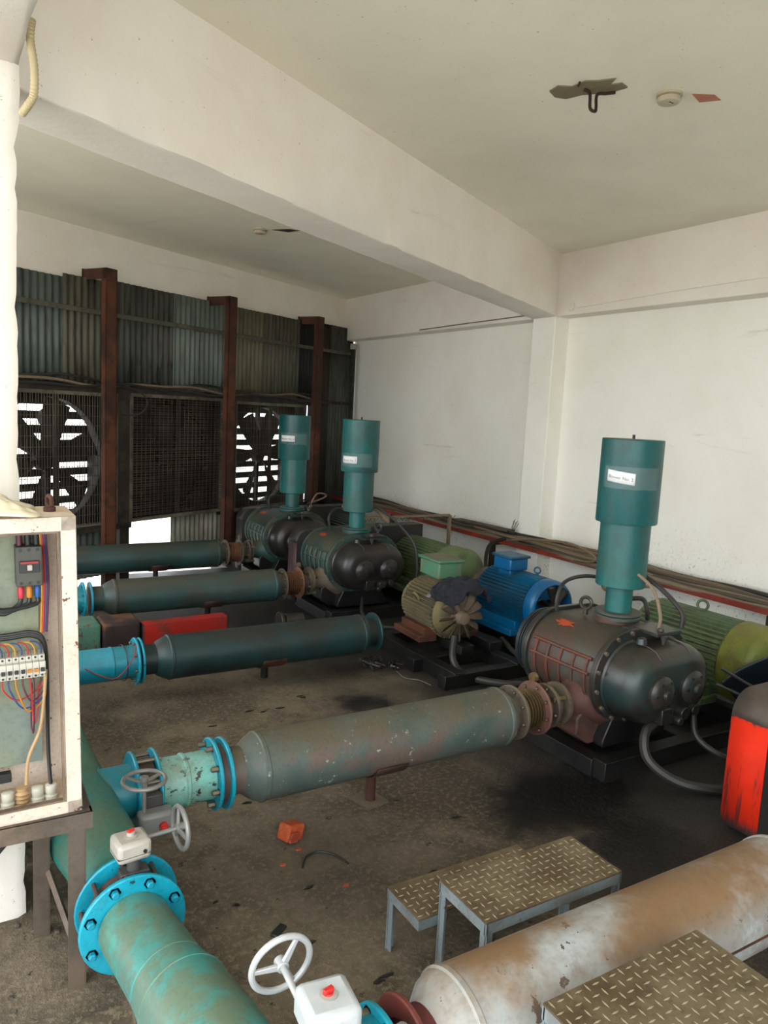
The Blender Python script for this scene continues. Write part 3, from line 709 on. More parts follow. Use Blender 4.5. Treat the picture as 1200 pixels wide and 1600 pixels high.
# ------------------------------------------------------------------ blowers
def stadium(cx, cz, half, r, y, n=14):
    pts = []
    for i in range(n+1):
        a = PI/2+PI*i/n; pts.append(Vector((cx-half+r*math.cos(a), y, cz+r*math.sin(a))))
    for i in range(n+1):
        a = -PI/2+PI*i/n; pts.append(Vector((cx+half+r*math.cos(a), y, cz+r*math.sin(a))))
    return pts
def text_mesh(txt, size):
    cu = bpy.data.curves.new('t', 'FONT'); cu.body = txt; cu.size = size; cu.align_x = 'CENTER'; cu.align_y = 'CENTER'; cu.resolution_u = 3
    ob = bpy.data.objects.new('t', cu); COL.objects.link(ob); bpy.context.view_layer.update()
    dg = bpy.context.evaluated_depsgraph_get(); me = ob.evaluated_get(dg).to_mesh()
    vs = [tuple(v.co) for v in me.vertices]; fs = [tuple(p.vertices) for p in me.polygons]
    ob.evaluated_get(dg).to_mesh_clear(); bpy.data.objects.remove(ob); bpy.data.curves.remove(cu)
    return vs, fs
def blower(y, label, style, number):
    t = thing('air_blower', label, 'blower', (3.5, y, 0), 0, 'lobe air blowers')
    cx, cz = -.05, .51
    cm, gm = style['casing'], style['cover']
    g = G(); rings = [stadium(cx, cz, .125, r, yy) for yy, r in ((-.23,.235),(-.2,.24),(.28,.24),(.31,.232))]
    obj('casing', g.loft(rings), cm, t, ang=40)
    obj('end_plate', G().loft([stadium(cx, cz, .125, .256, yy) for yy in (.3,.335)]), style['plate'], t, .004)
    g = G(); g.loft([stadium(cx, cz, .125, .262, yy) for yy in (-.262,-.225)])
    ep = obj('end_plate', g, style['plate'], t, .004)
    st = stadium(cx, cz, .125, .247, -.262, 7)
    for p in st[::1]:
        obj('bolt', G().cyl(p, p+Vector((0,-.016,0)), .012, n=6), style['bolt'], ep)
    g = G(); rings = [stadium(cx, cz-.01, .125, r, yy) for yy, r in ((-.262,.222),(-.272,.222),(-.282,.213),(-.39,.210),(-.44,.196),(-.472,.165),(-.487,.12))]
    gc = obj('gear_cover', g.loft(rings), gm, t, ang=30)
    g = G(); g.torus((cx-.125,-.38,cz), (0,1,0), .001, .001, 4, 4)
    for s in (-1, 1):
        c = Vector((cx+s*.125, -.46, cz-.02))
        cp = obj('bearing_cap', G().lathe(c, (0,-1,0), [(0,.094),(.045,.094),(.055,.085),(.07,.06),(.073,.03),(.09,.026),(.092,.018)], 28), gm, t)
        for k in range(6):
            a = PI/3*k; p = c+Vector((.068*math.cos(a), -.055, .068*math.sin(a))); obj('bolt', G().cyl(p, p+Vector((0,-.014,0)), .009, n=6), 'oily_black', cp)
        obj('cover_seam', G().tube([Vector((cx+s*.125, yy, cz-.01+rr)) for yy, rr in ((-.28,.215),(-.39,.2115),(-.44,.1975),(-.472,.166))], .0035, 6), 'neck_grey', gc)
    obj('drain_boss', G().box((cx-.06,-.47,cz-.16), (.09,.06,.09)).cyl((cx+.02,-.46,cz-.19),(cx+.02,-.53,cz-.19),.022), gm, t, .006)
    obj('oil_pump', G().cyl((cx+.05,-.46,cz-.15),(cx+.05,-.53,cz-.15),.035).cyl((cx+.15,-.46,cz-.15),(cx+.15,-.52,cz-.15),.03), 'oily_black', t, .004)
    # side ribs on the casing
    g = G()
    for yy in (-.17,-.07,.03,.13,.23):
        pts = [Vector((cx-.125+.246*math.cos(a), yy, cz+.246*math.sin(a))) for a in [PI*(.86+.05*i) for i in range(9)]]
        g.tube(pts, .009, 6)
    for a in (PI*.86, PI*.97):
        g.tube([Vector((cx-.125+.247*math.cos(a), yy, cz+.247*math.sin(a))) for yy in (-.2,0,.26)], .010, 6)
    obj('casing_ribs', g, style['ribs'], t)
    if style.get('mark'):
        rnd = random.Random(5)
        def mk(u, v):
            th = 2*PI*u; q = (.5+.5*abs(math.sin(th*2.5+1))*.6+.25*math.sin(th*7)*.5+.1*math.cos(th*11))*v
            a = PI*.655+PI*.05*q*math.sin(th); return Vector((cx-.125+.2425*math.cos(a), .13+.085*q*math.cos(th), cz+.2425*math.sin(a)))
        lab(obj('paint_mark', G().sheet(mk, 48, 3), 'orange_mark', t), 'orange paint smear on the casing')
    # discharge neck and foot
    zq = .342
    obj('outlet_neck', G().lathe((-.51,-.08,zq), (1,0,.06), [(0,.082),(.05,.086),(.12,.115),(.2,.165),(.27,.185)], 28), style['neck'], t)
    fo = obj('outlet_flange', G().lathe((-.535,-.08,zq), UX, [(0,.12),(.024,.12)], 32), 'dust_flange', t)
    obj('foot', G().prism([(-.30,-.24,.10),(-.30,-.24,.14),(-.22,-.24,.30),(.12,-.24,.30),(.22,-.24,.14),(.22,-.24,.10)], (0,.50,0)), 'steel_black', t, .006)
    obj('outlet_gusset', G().prism([(-.44,-.17,.17),(-.44,-.17,.27),(-.25,-.17,.45),(-.15,-.17,.45),(-.15,-.17,.12),(-.34,-.17,.10)], (0,.18,0)), style['foot'], t, .01)
    # base frame
    g = G(); 
    for yy in (-.36, .34): g.box((.30, yy, .055), (1.5, .09, .11))
    for xx in (-.42, .3, 1.0): g.box((xx, -.01, .05), (.09, .62, .10))
    obj('base_frame', g, 'steel_black', t, .004)
    # intake
    obj('intake_neck', G().lathe((-.02,0,.72), (0,0,1), [(0,.15),(.04,.12),(.06,.12)], 32), cm, t)
    flange('intake_flange', (0,0,.765), (0,0,1), .138, .022, style['fl'], t, .0, 8, True, 'dust_flange', .009, .012)
    flange('silencer_flange', (0,0,.79), (0,0,1), .134, .016, style['fl'], t, .0, 8, False)
    s = obj('intake_silencer', G().lathe((0,0,0), (0,0,1), [(.80,.077),(.955,.077),(.957,.08),(.96,.138),(.965,.143),(1.335,.143),(1.336,.143),(1.337,.172),(1.345,.1745),(1.815,.1745),(1.82,.172),(1.822,.0)], 56, True, False), 'teal_silencer', t, ang=25)
    obj('top_stud', G().cyl((0,0,1.82),(0,0,1.845),.008), 'steel_black', s)
    # label sheet facing the camera side
    base = math.atan2(-y, -3.5)
    def cyl_pt(x, z, r=.1765, off=0): a = base+off+x/r; return Vector((r*math.cos(a), r*math.sin(a), z))
    off = style['loff']; zc = style['lz']; tl = style['ltilt']; lw, lh = .165, .066
    def tp(u, v): x = (u-.5)*.34+.06; return cyl_pt(x, zc+(v-.5)*.125-.002, .1752, off)
    obj('clear_tape', G().sheet(tp, 30, 2), 'tape', s)
    def lp(u, v): x = (u-.5)*lw; z = (v-.5)*lh; return cyl_pt(x, zc+z-x*tl, .1764, off)
    obj('paper_label', G().sheet(lp, 20, 2), 'paper', s, solid=.0006)
    vs_, fs_ = text_mesh('Blower No: %d' % number, .0265)
    obj('label_text', G().add([cyl_pt(v[0], zc-.004+v[1]-v[0]*tl, .1772, off) for v in vs_], fs_), 'ink', s)
    # fittings on top
    g = G().torus((-.13 if style.get('eye_left') else .12, .13 if style.get('eye_left') else -.2, .83), (1,.4,0), .034, .011, 24, 8); g.cyl((-.13 if style.get('eye_left') else .12, .13 if style.get('eye_left') else -.2, .76), (-.13 if style.get('eye_left') else .12, .13 if style.get('eye_left') else -.2, .80), .016)
    obj('lifting_eye', g, 'oily_dark', t)
    obj('top_cover', G().box((cx+.05,-.29,.765), (.2,.17,.02)).box((cx+.05,-.2,.74),(.25,.1,.05)), gm, t, .003)
    obj('breather', G().cyl((cx+.02,-.34,.775),(cx+.02,-.34,.79),.016).lathe((cx+.0,-.38,.70),(0,0,1),[(0,.006),(.03,.012),(.06,.024)],12), 'neck_grey', t)
    obj('filler_boss', G().lathe((cx-.13,-.34,.72),(0,0,1),[(0,.03),(.03,.024),(.035,.015)],16), gm, t)
    # drive end
    obj('drive_hub', G().lathe((cx-.125,.335,cz), (0,1,0), [(0,.15),(.03,.15),(.03,.06),(.2,.06)], 32), style['plate'], t)
    prof = [(0,.05),(0,.208),(.006,.214)]
    for k in range(3): prof += [(.03+k*.02,.214),(.033+k*.02,.205),(.038+k*.02,.205),(.041+k*.02,.214)]
    prof += [(.105,.214),(.11,.208),(.11,.03)]
    obj('pulley', G().lathe((cx-.115,.345,cz), (0,1,0), prof, 48), 'pulley', t, ang=20)
    return t
stA = dict(casing='casing_brown', cover='oily_dark', plate='oily_dark', bolt='dust_flange', ribs='red_faded', neck='maroon_dust', foot='maroon_dust', fl='teal_dusty', mark=True, loff=-.30, lz=1.605, ltilt=.10, eye_left=True)
stC = dict(casing='casing_green', cover='oily_black', plate='casing_green', bolt='teal_dusty', ribs='casing_green', neck='dust_flange', foot='steel_black', fl='teal_silencer', mark=True, loff=-.62, lz=1.45, ltilt=0)
stD = dict(casing='casing_green', cover='oily_black', plate='casing_green', bolt='casing_green', ribs='casing_green', neck='teal_dusty', foot='steel_black', fl='teal_silencer', mark=True, loff=-.45, lz=1.565, ltilt=0)
bA = blower(3.02, 'nearest blower, oily brown with a teal silencer stack labelled Blower No: 2', stA, 2)
bC = blower(6.23, 'middle blower, black and green with teal stack in front of the white wall corner', stC, 3)
bD = blower(7.73, 'farthest blower, dark green with teal stack in front of the third fan', stD, 4)
# oil hoses of blowers
def hose(parent, pts, r, mat, name='oil_hose'): return obj(name, G().tube(spline(pts, 10), r, 8), mat, parent)
hose(bA, [(-.2,.3,.74),(-.2,.3,.84),(-.12,.32,.92),(.1,.36,.93),(.3,.3,.9)], .012, 'hose_grey')
hose(bA, [(.0,-.3,.77),(.0,-.3,.86),(-.0,-.22,1.0),(-.02,.0,1.1),(.15,.3,1.1)], .010, 'cable_brown')
hose(bA, [(.17,-.32,.77),(.17,-.31,.86),(.12,-.18,.98),(.1,-.05,1.03),(.1,.1,1.02)], .014, 'hose_grey')
hose(bA, [(.12,.02,.86),(.19,-.02,.86),(.2,-.05,.8),(.2,-.06,.74)], .014, 'oily_dark')
hose(bA, [(-.05,-.42,.3),(-.2,-.44,.26),(-.24,-.5,.14),(-.15,-.62,.05),(.0,-.75,.03),(.15,-.78,.03),(.35,-.8,.04),(.6,-.84,.05)], .026, 'hose_grey')
hose(bA, [(.25,-.4,.3),(.22,-.46,.16),(.3,-.6,.08),(.5,-.66,.06),(.7,-.7,.08)], .018, 'hose_grey')
hose(bC, [(-.18,.2,.75),(-.2,.2,.88),(-.1,.24,.95),(.1,.24,.92)], .013, 'hose_grey')
hose(bC, [(.15,-.05,1.0),(.2,-.1,.98),(.3,-.3,.85),(.38,-.46,.65),(.38,-.5,.3),(.35,-.5,.1)], .013, 'hose_grey')
hose(bC, [(.05,.4,.95),(.2,.1,.98),(.3,-.1,.85)], .018, 'cable_tan')
hose(bC, [(-.1,-.35,.2),(-.2,-.55,.1),(-.1,-.7,.03),(.1,-.85,.03)], .016, 'hose_grey')
hose(bD, [(-.18,.2,.75),(-.2,.2,.86),(-.1,.24,.9),(.1,.24,.86)], .013, 'hose_grey')
hose(bD, [(.1,-.2,.78),(.25,-.1,.95),(.4,-.05,.92),(.3,.2,.8)], .010, 'cable_tan')
# belt guards
def belt_guard(x, y, label, faces, L=1.45, H_=.70, D=.19, z0=.03):
    t = thing('belt_guard', label, 'belt guard', (x, y, z0)); r = .12
    prof = [(0,0)]+[(0, H_-r)]+[(r-r*math.cos(a), H_-r+r*math.sin(a)) for a in [PI/2*k/6 for k in range(1,7)]]+[(L,H_+.02),(L,0)]
    # outer strip
    def strip(p, q, mat, nm):
        g = G(); vs = [Vector((a,0,b_)) for a, b_ in p]+[Vector((a,D,b_)) for a, b_ in p]; k = len(p)
        g.add(vs, [(i, i+1, k+i+1, k+i) for i in range(k-1)]); return obj(nm, g, mat, t, solid=.004, ang=50)
    strip(prof[:2], 0, faces[0], 'front_edge')
    strip(prof[1:-1], 0, faces[1], 'top_cover')
    g = G(); g.prism([Vector((a, 0, b_)) for a, b_ in prof], (0,.004,0)); obj('side_panel', g, faces[2], t)
    g = G(); g.prism([Vector((a, D, b_)) for a, b_ in prof], (0,-.004,0)); obj('side_panel', g, faces[2], t)
    return t
# guard paint, worn to grey towards the edges of the plate
n = NT('guard_front'); s1 = n.noise(10, 4, .7, stretch=(1,3,.25)); s2 = n.noise(3, 4)
c = n.mix(n.ramp(s2, .4, .7), lin((226,52,12)), lin((208,44,10)))
c = n.mix(n.math('MULTIPLY', n.ramp(s1, .56, .62), .75), c, lin((86,52,46)))
sx = n.t.nodes.new('ShaderNodeSeparateXYZ'); n.t.links.new(n.raw, sx.inputs[0])
w_ = n.math('ADD', sx.outputs[2], n.math('MULTIPLY', s1, .12))
c = n.mix(n.math('MAXIMUM', n.ramp(w_, .13, .07), n.ramp(w_, .585, .60)), c, lin((84,66,62)))
n.col(c).rough(.75); n.b.inputs['Specular IOR Level'].default_value = .25
belt_guard(3.24, 1.87, 'tall belt guard with peeling orange-red paint at the right edge', ['guard_front','guard_dusty','guard_dark'], H_=.655)
belt_guard(3.03, 6.55, 'belt guard with plum-red edge between the two far blowers', ['guard_plum','guard_dark','guard_dark'])
belt_guard(3.05, 8.08, 'dark belt guard behind the farthest blower', ['guard_dark','guard_dark','guard_dark'])
# expanded metal top strip behind the middle blower
t = thing('machine_guard', 'long flat-topped mesh guard behind the middle blower and its motor', 'guard', (3.75, 6.52, 0))
g = G(); g.box((.45,0,.845), (1.2,.03,.02)); g.box((1.05,0,.42), (.03,.03,.84)); obj('frame', g, 'cable_brown', t)
g = G()
for k in range(30): g.cyl((k*.04-.1,0,.84), (k*.04-.07,0,.80), .003, n=5); g.cyl((k*.04-.04,0,.84), (k*.04-.07,0,.80), .003, n=5)
obj('mesh', g, 'fan_edge', t)

# ------------------------------------------------------------------ motors
def motor(x, y, z, r, L, label, mats, rz=0, fan_open=False, shroud=True, box=None, fins=44, eye=None, feet=True, nblade=12, fan_r=None, fin_h=.022):
    """axis along y; y = drive (far) end at +L/2, fan end towards the camera"""
    t = thing('electric_motor', label, 'motor', (x, y, 0), rz)
    g = G(); n = fins*4; prof = []
    for i in range(n):
        a = 2*PI*i/n; k = i % 4; rr = r if k in (0, 1) else r-fin_h
        # flat bottom area for the feet
        prof.append((rr*math.cos(a), rr*math.sin(a)))
    g.loft([[Vector((px, -L*.40, z+pz)) for px, pz in prof], [Vector((px, L*.40, z+pz)) for px, pz in prof]])
    obj('finned_body', g, mats[0], t, ang=20)
    obj('end_bell', G().lathe((0,L*.40,z), (0,1,0), [(0,r*.9),(.03,r*.92),(.05,r*.8),(.09,r*.45),(.1,r*.2),(.2,r*.16)], 36), mats[0], t)
    if fan_open:
        if nblade < 10: obj('end_ring', G().lathe((0,-L*.40,z), (0,-1,0), [(0,r*.92),(.015,r*1.0),(.09,r*1.0),(.115,r*.94),(.12,r*.86),(.1,r*.76),(.02,r*.70),(.015,r*.2)], 48, True, True), mats[1], t, ang=50)
        else: obj('end_ring', G().lathe((0,-L*.40,z), (0,-1,0), [(0,r*.9),(.02,r*.94),(.04,r*.90),(.07,r*.72),(.075,r*.4)], 40), mats[1], t)
        fr = fan_r or r*.8
        hb = obj('cooling_fan', G().lathe((0,-L*.40-.06,z), (0,-1,0), [(0,r*.28),(.08,r*.28),(.12,r*.22),(.13,.0)], 24), mats[2], t)
        for k in range(nblade):
            a = 2*PI*k/nblade
            def bl(u, v, a=a):
                rr = r*.2+u*(fr-r*.2); w = (v-.5)*(.03+.05*u-.05*max(0,u-.8)*3); ca, sa = math.cos(a), math.sin(a)
                return Vector((rr*ca-w*.75*sa, -L*.40-.125+w*.7, z+rr*sa+w*.75*ca))
            obj('blade', G().sheet(bl, 6, 3), mats[2], hb, solid=.004)
    elif shroud:
        obj('fan_cowl', G().lathe((0,-L*.38,z), (0,-1,0), [(0,r*.97),(.02,r*1.03),(.19,r*1.03),(.195,r*1.05),(.21,r*1.05),(.24,r*.99),(.27,r*.8),(.272,r*.1)], 48), mats[1], t)
    if feet:
        for s in (-1, 1):
            obj('foot', G().box((s*r*.82, 0, z-r*.72), (.10, L*.66, r*.3)).box((s*r*.95, 0, z-r*.95), (.16, L*.72, .05)), mats[3], t, .006)
    if box:
        bx, by, bz, sx, sy, sz = box
        tb = obj('terminal_box', G().box((bx,by,bz), (sx,sy,sz)).box((bx,by,bz-sz*.5-.02), (sx*.7,sy*.7,.06)), mats[4], t, .012)
        obj('box_lid', G().box((bx,by,bz+sz*.5+.012), (sx+.03,sy+.03,.024)), mats[5], tb, .008)
    if eye:
        ex, ey, ez, er = eye
        obj('eye_bolt', G().torus((ex,ey,ez+er), (1,.5,0), er, er*.28, 24, 8).cyl((ex,ey,ez-.03),(ex,ey,ez+.01),er*.5), mats[0], t)
    return t
mY = motor(3.48, 4.82, .385, .205, .56, 'dusty olive-yellow motor with exposed rusty fan and a dark cloth on top', ['motor_olive','motor_olive','fan_rust','rust_red','box_mint','box_mint'], -.06, True, False, (.10,.14,.665,.22,.30,.13), 40, None, True, 12, .19, .03)
obj('side_lug', G().torus((-.19,.02,.465), (1,0,.5), .04, .011, 20, 8), 'motor_olive', mY)
obj('rating_plate', G().box((-.165,-.13,.51), (.005,.05,.03), Matrix.Rotation(.8, 3, 'Y')), 'gearbox_grey', mY)
mB = motor(4.24, 4.72, .42, .225, .74, 'bright blue electric motor with open fan end beside the white wall', ['motor_blue','motor_blue_bright','steel_black','motor_blue_bright','motor_blue_bright','motor_blue'], 0, True, False, (-.04,.08,.70,.19,.22,.10), 44, (.08,-.12,.64,.026), True, 7, .19)

obj('rear_disc', G().lathe((0,.36,.42), (0,1,0), [(0,.17),(.08,.17)], 32), 'fan_rust', mB)
mG = motor(4.47, 3.16, .43, .255, .84, 'green motor with ribbed body and lime cover behind the nearest blower', ['motor_green','cover_lime','steel_black','motor_green','motor_green','motor_green'], 0, False, True, None, 44, (.0,-.02,.685,.034))
mC = motor(4.28, 6.10, .42, .245, .86, 'sage green motor partly hidden behind the mint terminal box', ['motor_green','motor_green','steel_black','motor_green','motor_green','motor_green'], 0, False, True, None, 44)
mD = motor(4.28, 7.72, .42, .245, .86, 'grey-green motor barely visible behind the middle silencer stack', ['teal_dusty','motor_green','steel_black','motor_green','motor_green','motor_green'], 0, False, True, None, 44)
# skid for olive and blue motors
t = thing('skid_frame', 'black oily steel skid on the floor under the olive and blue motors', 'skid', (3.2, 4.1, 0))
g = G(); 
for yy in (.02, .42, 1.05): g.box((.6, yy, .05), (1.5, .09, .10))
for xx in (-.02, .55, 1.3): g.box((xx, .53, .055), (.09, 1.1, .11))
obj('frame', g, 'steel_black', t, .004)
g = G(); g.box((.28,.6,.145),(.12,.62,.07)); g.box((.55,.6,.145),(.12,.62,.07)); g.box((.85,.6,.14),(.12,.7,.07)); g.box((1.25,.6,.14),(.12,.7,.07)); obj('slide_rail', g, 'steel_black', t, .004)
# cable conduits
g = G().tube(spline([(3.30,4.33,.30),(3.28,4.30,.12),(3.3,4.15,.05),(3.45,3.95,.04),(3.7,3.8,.05),(3.95,3.7,.06)]), .026, 10)
tag(obj('flexible_conduit', g, 'hose_grey'), 'thick grey conduit running from under the olive motor fan towards the nearest blower', 'conduit')
g = G().tube(spline([(3.9,4.5,.16),(3.85,4.2,.10),(3.95,4.0,.09),(4.2,3.8,.07)]), .02, 10)
tag(obj('flexible_conduit', g, 'hose_grey'), 'thinner grey conduit curling under the blue motor', 'conduit')
# dark cloth on olive motor
def cloth(u, v):
    th = (u-.5)*1.9-.05
    fold = .022*math.sin(13*u+5*v)+.016*math.sin(21*v-6*u)+.012*math.sin(31*u+17*v)
    r_ = .222+abs(fold)+.055*math.exp(-((u-.5)**2*10+(v-.45)**2*9))
    yy = (v-.5)*(.30+.06*math.sin(5*u))
    return Vector((math.sin(th)*r_+.012*math.sin(14*v), yy+.025*math.sin(8*u), math.cos(th)*r_-.10*max(0, .25-v)))
o = obj('dark_cloth', G().sheet(cloth, 60, 40), 'cloth_navy', None, solid=.012, ang=80)
o.location = (3.49, 4.50, .385); tag(o, 'crumpled dark navy cloth draped over the olive motor', 'cloth')
# navy rubber sheet against lime cover
def flap(u, v):
    x = (u-.5)*.36; z = (v-.5)*.36
    return Vector(((x-z)*.72, .04*math.sin(3*u+1)*1.0+.02*math.sin(5*v), (x+z)*.62))
o = obj('rubber_sheet', G().sheet(flap, 16, 16), 'rubber_navy', None, solid=.006, ang=80)
o.location = (4.22, 2.52, .42); o.rotation_euler = (.15, 0, -.35); tag(o, 'dark navy rubber sheet leaning against the lime motor cover', 'rubber sheet')
for k, (lb, pts) in enumerate([('black cable sagging right in front of the lime cover, upper one', [(3.78,2.5,.58),(3.9,2.35,.49),(4.0,2.15,.44),(4.15,1.95,.45),(4.4,1.7,.5)]), ('black cable sagging right in front of the lime cover, lower one', [(3.78,2.52,.48),(3.9,2.35,.42),(4.0,2.15,.40),(4.2,1.95,.44),(4.45,1.75,.53)])]):
    tag(obj('loose_cable', G().tube(spline(pts), .009, 8), 'hose_black'), lb, 'cable')

# ------------------------------------------------------------------ cable tray on right wall
t = thing('cable_tray', 'red angle-iron tray fixed low along the white wall, carrying cables', 'cable tray', (5.3, 6.0, 0))
g = G(); g.box((-.1,0,.605), (.006,8.6,.045)); g.box((-.08,0,.585),(.04,8.6,.006)); obj('front_rail', g, 'tray_red', t)
g = G(); g.box((.2,0,.605), (.006,8.6,.045)); obj('rear_rail', g, 'tray_brown', t)
g = G()
for k in range(22): g.box((.05, -4.1+k*.39, .59), (.3,.04,.006))
obj('rungs', g, 'tray_brown', t)
for yy in (-2.9, -.0+.28, 2.35):
    g = G(); g.box((-.08,yy,.29),(.05,.05,.58)); g.box((.05,yy,.565),(.3,.04,.04)); obj('leg', g, 'dark_frame', t)
CB = ['cable_brown','cable_dark','cable_tan','cable_brown','hose_grey','cable_brown']
for k in range(17):
    a1, a2, a3 = random.uniform(0,6), random.uniform(0,6), random.uniform(.6,1.4)
    y0 = random.choice([2.0, 1.9, 2.1]); y1 = random.uniform(9.2, 9.9) if k % 3 else random.uniform(6.5, 8.6)
    pts = []; m = 46; bx = 5.24+.2*((k*37) % 17)/17; bz = .615+.016*(k//4)
    for i in range(m+1):
        y = y0+(y1-y0)*i/m
        w = math.exp(-((y-5.3)/1.0)**2)
        pts.append((bx+.035*math.sin(y*a3+a1)+.02*math.sin(y*2.3+a2), y, bz+.014*math.sin(y*1.7+a2)+.006*math.sin(y*6+a1)+.035*w*(k % 4)/3))
    o = obj('power_cable', G().tube(pts, random.choice([.012,.015,.018,.022]), 6), CB[k % 6])
    tag(o, 'dusty power cable in the heap on the red wall tray', 'cable', 'power cables heaped on the wall tray')
# flat offcut, hanging loops
def clr(y, z, x=5.28): return (x, y, z)
o = obj('timber_offcut', G().box((5.36, 6.65, .70), (.12,.9,.02), .05), 'cable_dark'); tag(o, 'dark flat board lying on the cable heap left of the pilaster', 'board')
g = G().tube(spline([(5.15,5.9,.66),(5.05,5.5,.74),(5.1,5.05,.78),(5.12,4.75,.72),(5.1,4.75,.66),(5.15,5.0,.63)]), .012, 8); tag(obj('cable_loop', g, 'cable_tan'), 'yellowish cable loop standing above the tray beside the pilaster', 'cable')
g = G().tube(spline([(5.12,4.6,.60),(5.12,4.62,.50),(5.13,4.58,.44),(5.13,4.4,.50),(5.14,4.1,.58)]), .012, 8); tag(obj('cable_loop', g, 'cable_brown'), 'brown cable loop hanging below the tray right of the blue motor', 'cable')
for k, dx in enumerate((0, .05)):
    g = G().tube(spline([(5.15,6.0,.66),(4.95,6.0,.60),(4.75,5.8,.45),(4.6,5.5,.28),(4.45+dx,5.3,.2)]), .02, 8)
    tag(obj('motor_cable', g, 'hose_grey'), ['grey motor cable sloping down from the tray behind the mint terminal box, outer one', 'grey motor cable sloping down from the tray behind the mint terminal box, inner one'][k], 'cable')
for k in range(5):
    a = .3*k-.5; g = G().tube([(5.3,6.05,.68),(5.3,6.05+.05*math.sin(a),.76),(5.3+.02*k,6.05+.15*math.sin(a),.82+.02*(k%2))], .003, 5)
    tag(obj('wire_end', g, 'cable_dark'), 'thin frayed wire end sticking up from the cable heap near the pilaster', 'wire', 'frayed wire ends by the pilaster')
g = G()
g.tube([(5.385,8.2,2.955),(5.38,7.2,2.965),(5.385,6.0,2.975)], .006, 6); tag(obj('wall_wire', g, 'cable_brown'), 'thin wire along the wall band left of the beam end', 'wire')

# ------------------------------------------------------------------ electrical cabinet
CX0, CX1, CY0, CY1, CB0, CT = -.42, .398, 2.40, 2.64, .60, 1.545
cab = thing('electrical_cabinet', 'open cream electrical cabinet full of breakers and coloured wires, at the left edge', 'cabinet', (CX1, CY0, CB0), -.02)
cab.rotation_euler = (0, -.018, -.02)
def cl(g): return g
Wd, Dp, Hc = CX1-CX0, CY1-CY0, CT-CB0
g = G(); e = .016
for (c, s) in (((-Wd/2, Dp/2, Hc-.002), (Wd, Dp, .004)), ((-Wd/2, Dp/2, .002), (Wd, Dp, .004)), ((-.002, Dp/2, Hc/2), (.004, Dp, Hc)), ((-Wd+.002, Dp/2, Hc/2), (.004, Dp, Hc)), ((-Wd/2, Dp-.002, Hc/2), (Wd, .004, Hc))): g.box(c, s)
fr = .05
g.box((-Wd/2, .002, Hc-.0225), (Wd, .004, .045)); g.box((-Wd/2, .002, .02), (Wd, .004, .04)); g.box((-fr/2+.003, .002, Hc/2), (fr-.006, .004, Hc)); g.box((-Wd+fr/2, .002, Hc/2), (fr, .004, Hc))
obj('body', g, 'cabinet_paint', cab, .002)
g = G(); g.box((-.052, .012, Hc/2), (.006, .02, Hc-.085)); g.box((-Wd/2, .012, .043), (Wd-.11, .02, .006)); g.box((-Wd/2, .012, Hc-.048), (Wd-.11,.02,.006)); obj('gasket_lip', g, 'cabinet_lip', cab)
obj('mounting_plate', G().box((-Wd/2-.03, Dp-.06, Hc/2+.03), (Wd-.13, .004, Hc-.16)), 'cabinet_back', cab)
g = G(); g.torus((-.06, .12, Hc+.03), (1,.3,0), .018, .007, 20, 8); g.cyl((-.06,.12,Hc),(-.06,.12,Hc+.014),.018); obj('lifting_eye', g, 'rust_red', cab)
yb = Dp-.062
# moulded case breaker
mx, mz = -.122, .775
mb = obj('main_breaker', G().box((mx, yb-.03, mz), (.075,.06,.125)), 'breaker_grey', cab, .003)
obj('breaker_face', G().box((mx, yb-.064, mz-.0), (.056,.01,.036)), 'breaker_dark', mb, .001)
obj('toggle', G().box((mx, yb-.075, mz+.0), (.014,.014,.018)), 'gearbox_beige', mb, .002)
obj('red_stripe', G().box((mx, yb-.0695, mz+.014), (.05,.002,.006)), 'wire_red', mb)
for i in range(3):
    xx = mx-.024+.024*i
    for zz in (.052, -.052): obj('terminal_screw', G().cyl((xx,yb-.055,mz+zz),(xx,yb-.062,mz+zz),.005,n=10), 'breaker_dark', mb)
    obj('cable_lug', G().lathe((xx, yb-.03, mz-.066), (0,-.1,-1), [(0,.006),(.008,.0095),(.035,.0095),(.04,.007)], 12), ['lug_pink','lug_orange','lug_blue'][i], cab)
    obj('supply_lead', G().lathe((xx, yb-.03, mz+.062), (0,.1,1), [(0,.009),(.05,.010)], 12), ['wire_plum','breaker_dark','breaker_dark'][i], cab)
    obj('power_lead', G().tube(spline([(xx,yb-.034,mz-.105),(xx-.01,yb-.04,mz-.125),(mx-.08,yb-.05,mz-.145+.006*i),(mx-.13-.004*i,yb-.05,mz-.10),(mx-.14-.008*i,yb-.05,mz-.0),(mx-.17,yb-.05,mz+.05)]), .0075, 8), 'wire_black', cab)
# DIN row
zr = .455
for k in range(14):
    xx = -.095-.0185*k
    if xx < -Wd+.1: break
    bm = obj('small_breaker', G().box((xx, yb-.035, zr), (.0178,.06,.072)).box((xx, yb-.045, zr), (.0178,.08,.04)), 'breaker_light', cab, .0012)
    obj('toggle', G().box((xx, yb-.09, zr-.004), (.011,.012,.010)), 'lug_orange' if k in (2,1) else 'breaker_dark', bm)
    for zz in (.03,-.03): obj('terminal_hole', G().cyl((xx,yb-.064,zr+zz),(xx,yb-.0665,zr+zz),.0035,n=8), 'breaker_dark', bm)
wc = ['wire_blue','wire_yellow','wire_red','wire_blue','wire_yellow','wire_red','wire_blue','wire_yellow','wire_red','wire_blue','wire_yellow','wire_red','wire_red','wire_blue']
for k in range(12):
    xx = -.095-.0185*k
    obj('jumper_wire', G().tube(spline([(xx,yb-.05,zr+.034),(xx-.001,yb-.05,zr+.055),(xx-.012,yb-.045,zr+.072),(xx-.03,yb-.04,zr+.076)],6), .0024, 6), wc[k], cab)
